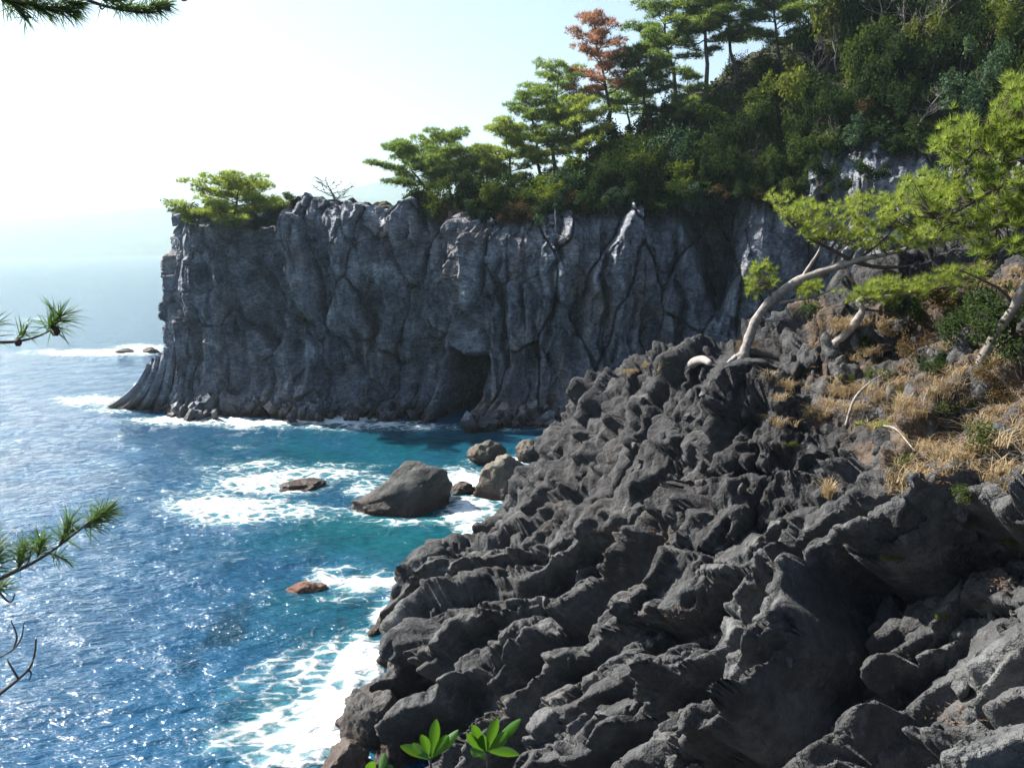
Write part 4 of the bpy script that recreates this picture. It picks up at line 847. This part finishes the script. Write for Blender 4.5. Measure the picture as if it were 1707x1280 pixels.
# low plants on the lava slope
for key, mat, L, w in (('s_green', 'leaf_mid', .13, .06), ('s_yel', 'needle_near', .16, .03), ('s_rust', 'leaf_rust', .12, .05), ('s_dark', 'leaf_dark', .12, .06), ('s_bright', 'leaf_yel', .14, .07)):
    SHR[key] = [(crown_mesh('foliage', 30 + k, mat, 900, L, w, 1.0, 7), stem_mesh('stem', 30 + k, 1.0, 'twig')) for k in range(2)]
rl = np.random.RandomState(21)
for k, px, py, R, Hs, label in (
    ('s_rust', 1246, 584, .45, .5, 'rusty green shrub at the foot of the leaning pine trunk'), ('s_green', 1472, 632, .42, .4, 'fresh green shrub in the hollow below the crooked pine'), ('s_yel', 1462, 708, .40, .26, 'left one of two yellow-green cushion plants in the dry grass'),
    ('s_yel', 1542, 724, .60, .42, 'right, larger one of two yellow-green cushion plants in the dry grass'), ('s_yel', 1488, 652, .26, .2, 'small yellow plant just above the cushion plants'), ('s_rust', 1528, 600, .55, .75, 'upright rust-brown shrub left of the shaded bank'), ('s_rust', 1580, 520, .8, .7, 'brownish shrub below the low pine branches'),
    ('s_dark', 1520, 545, .9, .8, 'dark shrub on the bank behind the crooked pine'), ('s_dark', 1590, 580, .8, .9, 'dark shrub on the shaded bank'), ('s_dark', 1685, 570, 1.0, 1.1, 'largest dark shrub at the right edge of the bank'), ('s_dark', 1650, 520, .9, .8, 'dark shrub behind the grey pine trunk at the right'), ('s_rust', 1640, 640, .5, .5, 'brown shrub under the grey pine trunk at the right'),
    ('s_green', 1405, 630, .3, .22, 'small green plant on the lava beside the crooked pine'), ('s_bright', 1322, 745, .16, .18, 'tiny bright green plant on the lava ledge'), ('s_bright', 1495, 930, .26, .22, 'yellow-flowered plant in a crack of the lower lava'), ('s_bright', 1560, 1028, .10, .12, 'tiny green sprout in the shaded lava crack'), ('s_green', 1110, 606, .25, .2, 'pale green plant on the ridge crest'), ('s_rust', 1295, 735, .12, .1, 'tiny red-brown plant on the lava ledge'),
    ('s_dark', 1450, 575, .45, .5, 'dark shrub right of the crooked pine trunk'), ('s_dark', 1560, 625, .5, .5, 'dark shrub in the middle of the grassy bank'), ('s_rust', 1480, 560, .5, .45, 'brown shrub above the fresh green shrub'), ('s_dark', 1620, 555, .8, .7, 'dark shrub left of the grey pine trunk'), ('s_rust', 1665, 660, .45, .4, 'brown shrub at the right edge of the grass'), ('s_dark', 1700, 630, .7, .8, 'dark shrub cut by the right edge below the grey trunk'), ('s_green', 1500, 770, .3, .3, 'green plant at the shaded lower end of the grass'),
    ('s_green', 1600, 690, .5, .4, 'green scrub in the dry grass above the large cushion plant'), ('s_rust', 1570, 760, .45, .35, 'brown scrub below the large cushion plant'), ('s_green', 1655, 740, .45, .4, 'green scrub near the right edge of the dry grass'), ('s_rust', 1420, 610, .35, .3, 'brown scrub below the crooked pine trunk'),
    ('s_bright', 1680, 905, .22, .2, 'green plant beside the lava at the right edge'), ('s_green', 1355, 520, .5, .35, 'low green plant under the leaning pine'), ('s_green', 1620, 830, .3, .25, 'dusty green plant at the lower edge of the grass')):
    plant(k, lava_px(px, py) - np.array([0, 0, .06]), R, Hs, rl, label, 'low plants on the lava slope')
# grass
def blades(mb, C, r, n, Hh, w, arch=0.6):
    m = len(C) * n; B = np.repeat(C, n, 0) + r.normal(size=(m, 3)) * np.array([.05, .05, .0]); a = r.uniform(0, 6.283, m); h = Hh * r.uniform(.5, 1.2, m); o = h * arch * r.uniform(.3, 1.5, m); d = np.stack([np.cos(a), np.sin(a), 0 * a], 1); s = np.stack([-np.sin(a), np.cos(a), 0 * a], 1) * (w * .5)
    rows_ = []
    for t, ww in ((0, 1), (.4, .9), (.75, .6), (1, .05)):
        c = B + d * (o * t ** 2)[:, None]; c[:, 2] += h * (t - .45 * t ** 3 * arch); rows_ += [c - s * ww, c + s * ww]
    V = np.stack(rows_, 1).reshape(-1, 3); i = np.arange(m)[:, None] * 8; Q = np.concatenate([i + np.array([[0, 1, 3, 2]]), i + np.array([[2, 3, 5, 4]]), i + np.array([[4, 5, 7, 6]])]); mb.add(V, Q)
rg = np.random.RandomState(31); mb = MB(); lt = []
for x0, y0, rx, ry, n in ((1440, 655, 90, 22, 34), (1560, 690, 90, 40, 48), (1640, 630, 60, 70, 45), (1520, 800, 50, 40, 30), (1380, 565, 45, 16, 18), (1650, 480, 60, 25, 45), (1340, 690, 60, 20, 26), (1600, 750, 80, 35, 35), (1690, 710, 40, 50, 25), (1080, 616, 35, 5, 14), (1290, 645, 30, 18, 10), (1590, 655, 100, 25, 40), (1480, 590, 80, 30, 24), (1680, 780, 40, 40, 12), (1420, 540, 40, 12, 14)):
    X = x0 + rx * rg.normal(size=n) * .6; Y = y0 + ry * rg.normal(size=n) * .6
    C = [lava_flat(a, b, .42) for a, b in zip(X[::4 if n > 40 else 1], Y[::4 if n > 40 else 1])] + ([lava_flat(a, b, .42) for a, b in zip(X[1::2], Y[1::2])] if n > 40 else []); C = np.array([c for c in C if c is not None]).reshape(-1, 3); C = np.repeat(C, 3, 0) + rg.normal(size=(len(C) * 3, 3)) * np.array([.14, .14, .02]); blades(mb, C - np.array([0, 0, .05]), rg, 16, .40, .014, 1.0) if len(C) else None
link('dry_grass', mb.mesh('dry_grass', M['grass'], False), label='pale dry grass spread over the upper lava slope', kind='stuff')
for px, py, Hh, label in ((1384, 822, .42, 'clump of pale dry grass on the lower lava ledge below the cleft'), (1500, 918, .35, 'thin dry grass clump above the yellow-flowered plant'), (1412, 548, .5, 'dry grass clump beside the crooked pine trunk'), (1075, 612, .35, 'pale grass clump on the ridge crest'), (1545, 835, .4, 'drooping grass clump at the bottom of the grassy patch'), (1400, 660, .5, 'thick arching grass clump above the big lava block')):
    g = MB(); blades(g, np.zeros((3, 3)) + rg.normal(size=(3, 3)) * np.array([.12, .12, 0]), rg, 50, Hh, .016); o = link('grass_clump', g.mesh('grass_clump', M['grass'], False), None, lava_px(px, py) - np.array([0, 0, .05]), label, 'grass', 'separate clumps of dry grass')
# fallen orange needles
mb = MB(); lp = []
for x0, y0, rx, ry, n in ((1560, 735, 60, 20, 800), (1680, 690, 40, 15, 500), (1590, 790, 60, 20, 500), (1130, 1030, 50, 15, 250), (1590, 1195, 40, 10, 150), (1400, 600, 60, 20, 600), (1500, 660, 80, 20, 600), (1060, 890, 60, 10, 300), (980, 1000, 30, 10, 80), (1660, 970, 30, 10, 100)):
    m = 14; C = np.array([lava_px(x0 + rx * rg.normal() * .6, y0 + ry * rg.normal() * .6) for _ in range(m)]); C = np.repeat(C, n // m, 0) + rg.normal(size=(m * (n // m), 3)) * np.array([.10, .10, .015]) + np.array([0, 0, .03]); lp.append(C)
C = np.concatenate(lp); leaf_quads(mb, C, np.tile(np.array([0, 0, 2.0]), (len(C), 1)), rg, .075, .007); link('needle_litter', mb.mesh('needle_litter', M['litter'], False), label='fallen orange pine needles caught on the lava', kind='stuff')
# weathered wood
def wood(name, label, pts, D, R, mt='trunk_pale', dz=0.0):
    P = np.array([lava_px(a, b) + np.array([0, 0, c]) for a, b, c in pts]); P = smooth_path(P, 20); mb = MB(); mb.tube(P - P[0], np.interp(np.linspace(0, 1, 20), np.linspace(0, 1, len(R)), R), 8); return link(name, mb.mesh(name, M[mt]), None, P[0], label, 'driftwood', 'weathered wood on the lava')
wood('driftwood', 'pale curled piece of wood on the ridge left of the leaning pine', [(1150, 626, .1), (1154, 614, .28), (1168, 610, .34), (1182, 616, .2)], 0, [.16, .2, .17, .08])
wood('driftwood', 'long thin dead branch lying across the dry grass', [(1408, 712, .12), (1425, 690, .35), (1450, 665, .45), (1480, 640, .4)], 0, [.04, .035, .02, .01])
wood('driftwood', 'short dead branch below the cushion plants', [(1470, 715, .1), (1490, 730, .25), (1520, 755, .1)], 0, [.02, .02, .01])

# ------------------------------------------------------------------ pine beside the viewpoint, left edge
M['needle_fg'] = leaf_mat('viewpoint_needles', (0.030, 0.062, 0.028), (0.085, 0.125, 0.045), .35, .05, scale=12)
DF = 2.4
def fp(pts, n=20, dD=0.0): return pxpath([(a, b, DF + dD * i) for i, (a, b) in enumerate(pts)], DF, n)
rf = np.random.RandomState(41)
tb = at(-420, 900, 2.7); tb[2] = 16.2; fgp = link('pine_tree', None, None, tb, 'pine whose near branches reach in at the left and top edges', 'pine tree')
tkp = smooth_path([tb, tb + np.array([.05, .05, 1.0]), tb + np.array([-.04, .08, 2.0]), tb + np.array([.10, .05, 3.2]), tb + np.array([.15, .1, 4.2])], 24); mb = MB(); mb.tube(tkp - tb, np.linspace(.13, .06, 24), 12); link('trunk', mb.mesh('trunk', M['bark']), fgp)
def fg_branch(pts, R, tufts, cones=(), side=()):
    z0 = at(pts[0][0], pts[0][1], DF)[2]; j = np.argmin(np.abs(tkp[:, 2] - z0)); P = np.vstack([tkp[j][None], fp(pts, 24)]); P = np.vstack([smooth_path(np.stack([P[0], (P[0] + P[1]) / 2 + np.array([0, 0, .02]), P[1]]), 8)[:-1], P[1:]])
    mb = MB(); mb.tube(P - tb, np.interp(np.linspace(0, 1, len(P)), [0, .4, 1], [R * 2.2, R, R * .45]), 7)
    for s in side: Q = fp(s, 10, rf.uniform(-.02, .02)); mb.tube(Q - tb, np.linspace(R * .6, R * .28, 10), 6)
    b = link('branch', mb.mesh('branch', M['twig']), fgp); nm = MB()
    for (x, y, dx, dy, L, n, ln) in tufts:   # a shoot with needles along it
        A = at(x, y, DF); B = at(x + dx, y + dy, DF + rf.uniform(-.03, .03)); ax = B - A; t = rf.uniform(0, 1, (n, 1)); C = A + ax * t - tb; d = unit(unit(ax) * rf.uniform(.5, 1.6, (n, 1)) + .75 * rf.normal(size=(n, 3))); s = unit(np.cross(d, rf.normal(size=(n, 3)))) * .0011; l = ln * rf.uniform(.7, 1.1, (n, 1)); Mi = C + d * l * .55 + np.array([0, 0, -.002])
        V = np.stack([C - s, C + s, Mi + s, Mi - s, C + d * l + np.array([0, 0, -.006])], 1).reshape(-1, 3); i = np.arange(n)[:, None] * 5; nm.add(V, i + np.array([[0, 1, 2, 3]]), i + np.array([[3, 2, 4]]))
    if nm.V: link('needles', nm.mesh('needles', M['needle_fg'], False), b)
    for (x, y, rr) in cones:
        V, T = _ICO[3]; V = V * np.array([1, 1, 1.15]) * (1 + .16 * np.sign(np.sin(V[:, 2] * 14 + 3 * np.arctan2(V[:, 1], V[:, 0]))))[:, None]; link('pine_cone', new_mesh('pine_cone', V * rr, T, M['twig']), b, at(x, y, DF - .01) - tb)
fg_branch([(-60, 575), (-10, 571), (20, 570), (45, 566), (65, 560), (84, 551)], .0042, [(78, 552, 26, -28, 0, 150, .075), (24, 567, 16, -14, 0, 26, .06), (-20, 566, 8, -30, 0, 60, .07)], [(92, 552, .0105), (30, 571, .008)], [[(26, 568), (38, 560), (46, 542)]])
fg_branch([(-70, 1010), (-20, 975), (20, 955), (60, 935), (95, 912), (130, 885), (158, 862)], .0052, [(140, 880, 34, -26, 0, 260, .072), (105, 905, 10, -34, 0, 120, .07), (62, 930, 6, -28, 0, 110, .07), (30, 950, 8, -40, 0, 130, .065), (-20, 960, 10, -45, 0, 240, .085), (80, 922, 30, 10, 0, 50, .05), (-5, 985, 10, -10, 0, 70, .07)], [], [[(100, 908), (106, 890), (108, 880)], [(20, 955), (45, 940), (52, 915)], [(-10, 975), (10, 1000), (20, 1002), (24, 990)]])
fg_branch([(-60, 1190), (-15, 1166), (10, 1148), (32, 1130), (50, 1112), (58, 1088), (60, 1064)], .0050, [], [], [[(-30, 1110), (0, 1095), (22, 1082), (36, 1062), (40, 1036)], [(22, 1082), (28, 1060), (18, 1034)], [(30, 1130), (18, 1110), (12, 1098)], [(45, 1115), (52, 1122), (48, 1135)]])
fg_branch([(-60, -30), (0, -6), (40, 6), (80, 14), (115, 20), (135, 22)], .0050, [(0, -2, 30, 10, 0, 120, .07), (40, 4, 30, 8, 0, 120, .07), (80, 10, 40, 8, 0, 140, .065), (30, 12, 12, 22, 0, 36, .05), (100, 0, 30, 6, 0, 120, .06), (10, -20, 60, 8, 0, 160, .07)], [], [[(30, 4), (36, 22), (38, 32)], [(90, 14), (98, 24)]])
fg_branch([(20, -60), (100, -25), (150, 2), (190, 14), (225, 20), (255, 21), (275, 12)], .0048, [(195, 12, 30, 0, 0, 130, .055), (230, 16, 34, -6, 0, 160, .055), (255, 14, 22, -8, 0, 120, .05), (170, 2, 30, -4, 0, 110, .05)], [(280, 14, .006), (265, 17, .006)], [[(165, 6), (170, 16), (178, 8)], [(300, -4), (306, 2), (316, -2)]])
# leafy sprigs at the bottom edge
ml, ns, ls = nmat('glossy_leaf'); out = N(ns, 'OutputMaterial'); pp = N(ns, 'BsdfPrincipled'); pp.inputs['Roughness'].default_value = .28
geo = N(ns, 'NewGeometry'); oi = N(ns, 'ObjectInfo'); rr_ = ramp(ns, [(0, (.03, .095, .012)), (1, (.06, .15, .02))]); ls.new(oi.outputs['Random'], rr_.inputs[0]); ls.new(rr_.outputs[0], pp.inputs['Base Color'])
tr = N(ns, 'BsdfTranslucent'); tr.inputs[0].default_value = (.11, .25, .015, 1); mx = N(ns, 'MixShader'); mx.inputs[0].default_value = .30; ls.new(pp.outputs[0], mx.inputs[1]); ls.new(tr.outputs[0], mx.inputs[2]); ls.new(mx.outputs[0], out.inputs[0]); M['leafg'] = ml
def leaf_blade(A, B, wd, r, roll=None):
    n = 9; m = 5; t = np.linspace(0, 1, n); ax = B - A; L = np.linalg.norm(ax); ax /= L; view = unit(A - np.array([0, 0, CAMZ])); s = unit(np.cross(ax, view)); nn = np.cross(s, ax); a = roll if roll is not None else r.uniform(-.6, .6); s, nn = s * math.cos(a) + nn * math.sin(a), nn * math.cos(a) - s * math.sin(a)
    prof = np.sin(math.pi * np.clip(t, 0, 1) ** 1.35) ** .72 * .5 * wd; prof[0] = .0012; prof[-1] = .0012; V = []
    for k, tt in enumerate(t):
        c = A + ax * L * tt + nn * (.10 * L * (tt - tt * tt))
        for u in np.linspace(-1, 1, m): V.append(c + s * prof[k] * u + nn * (abs(u) ** 1.5 * prof[k] * .35))
    return np.array(V), grid_faces(n, m)
def sprig(label, hub, tips, seed, D):
    r = np.random.RandomState(seed); h = at(hub[0], hub[1], D); base = h + np.array([.02, -.04, -.62]); base[2] = 16.55; root = link('leafy_sprig', None, None, base, label, 'plant', 'leafy sprigs at the bottom edge')
    mb = MB(); mb.tube(smooth_path(np.stack([base, (base + h) / 2 + np.array([.015, .01, 0]), h]), 14) - base, np.linspace(.005, .0026, 14), 7); link('stem', mb.mesh('stem', M['twig']), root)
    for (x, y, w) in tips:
        V, Q = leaf_blade(h + r.normal(size=3) * .002, at(x, y, D + r.uniform(-.03, .02)), w, r); link('leaf', new_mesh('leaf', V - base, Q, ml), root)
sprig('sprig with five upright glossy green leaves, left of the two at the bottom edge', (716, 1264), [(727, 1198, .020), (703, 1224, .019), (667, 1243, .022), (764, 1216, .020), (688, 1238, .017), (748, 1226, .022)], 1, 1.35)
sprig('fuller sprig of glossy green leaves, right of the two at the bottom edge', (810, 1252), [(829, 1196, .021), (801, 1226, .020), (868, 1198, .019), (866, 1258, .020), (788, 1208, .018), (778, 1222, .018), (784, 1250, .022), (845, 1222, .022), (800, 1262, .024)], 2, 1.35)
sprig('half-hidden sprig with two leaves at the very bottom edge', (627, 1292), [(642, 1254, .016), (616, 1270, .020), (655, 1276, .018)], 3, 1.35)
# the ledge the camera stands on
xx, yy = np.meshgrid(np.linspace(-3.5, 4, 60), np.linspace(-4, .95, 40)); zz = 16.45 + .12 * fbm(np.stack([xx.ravel(), yy.ravel(), 0 * xx.ravel()], 1), 4, 91).reshape(xx.shape) - sst(.4, .95, yy) * .5 
link('path', new_mesh('path', np.stack([xx, yy, zz], -1).reshape(-1, 3), grid_faces(40, 60), M['soil']), label='earth path at the viewpoint', kind='structure')
# ------------------------------------------------------------------ haze
def build_haze():
    x, y0, y1, z0, z1 = 11000.0, -150.0, 11500.0, -8.0, 960.0
    V = [(-x, y0, z0), (x, y0, z0), (x, y1, z0), (-x, y1, z0), (-x, y0, z1), (x, y0, z1), (x, y1, z1), (-x, y1, z1)]
    Fq = [(0, 3, 2, 1), (4, 5, 6, 7), (0, 1, 5, 4), (1, 2, 6, 5), (2, 3, 7, 6), (3, 0, 4, 7)]
    m, ns, ls = nmat('haze_air'); out = N(ns, 'OutputMaterial'); v = N(ns, 'VolumePrincipled')
    v.inputs['Color'].default_value = (0.72, 0.92, 1.0, 1); v.inputs['Density'].default_value = HAZE; v.inputs['Anisotropy'].default_value = 0.35
    ls.new(v.outputs[0], out.inputs['Volume'])
    link('haze', new_mesh('haze', np.array(V, float), np.array(Fq), m, False), label='pale sea haze in the air', kind='stuff')
HAZE = 0.00015
build_haze()
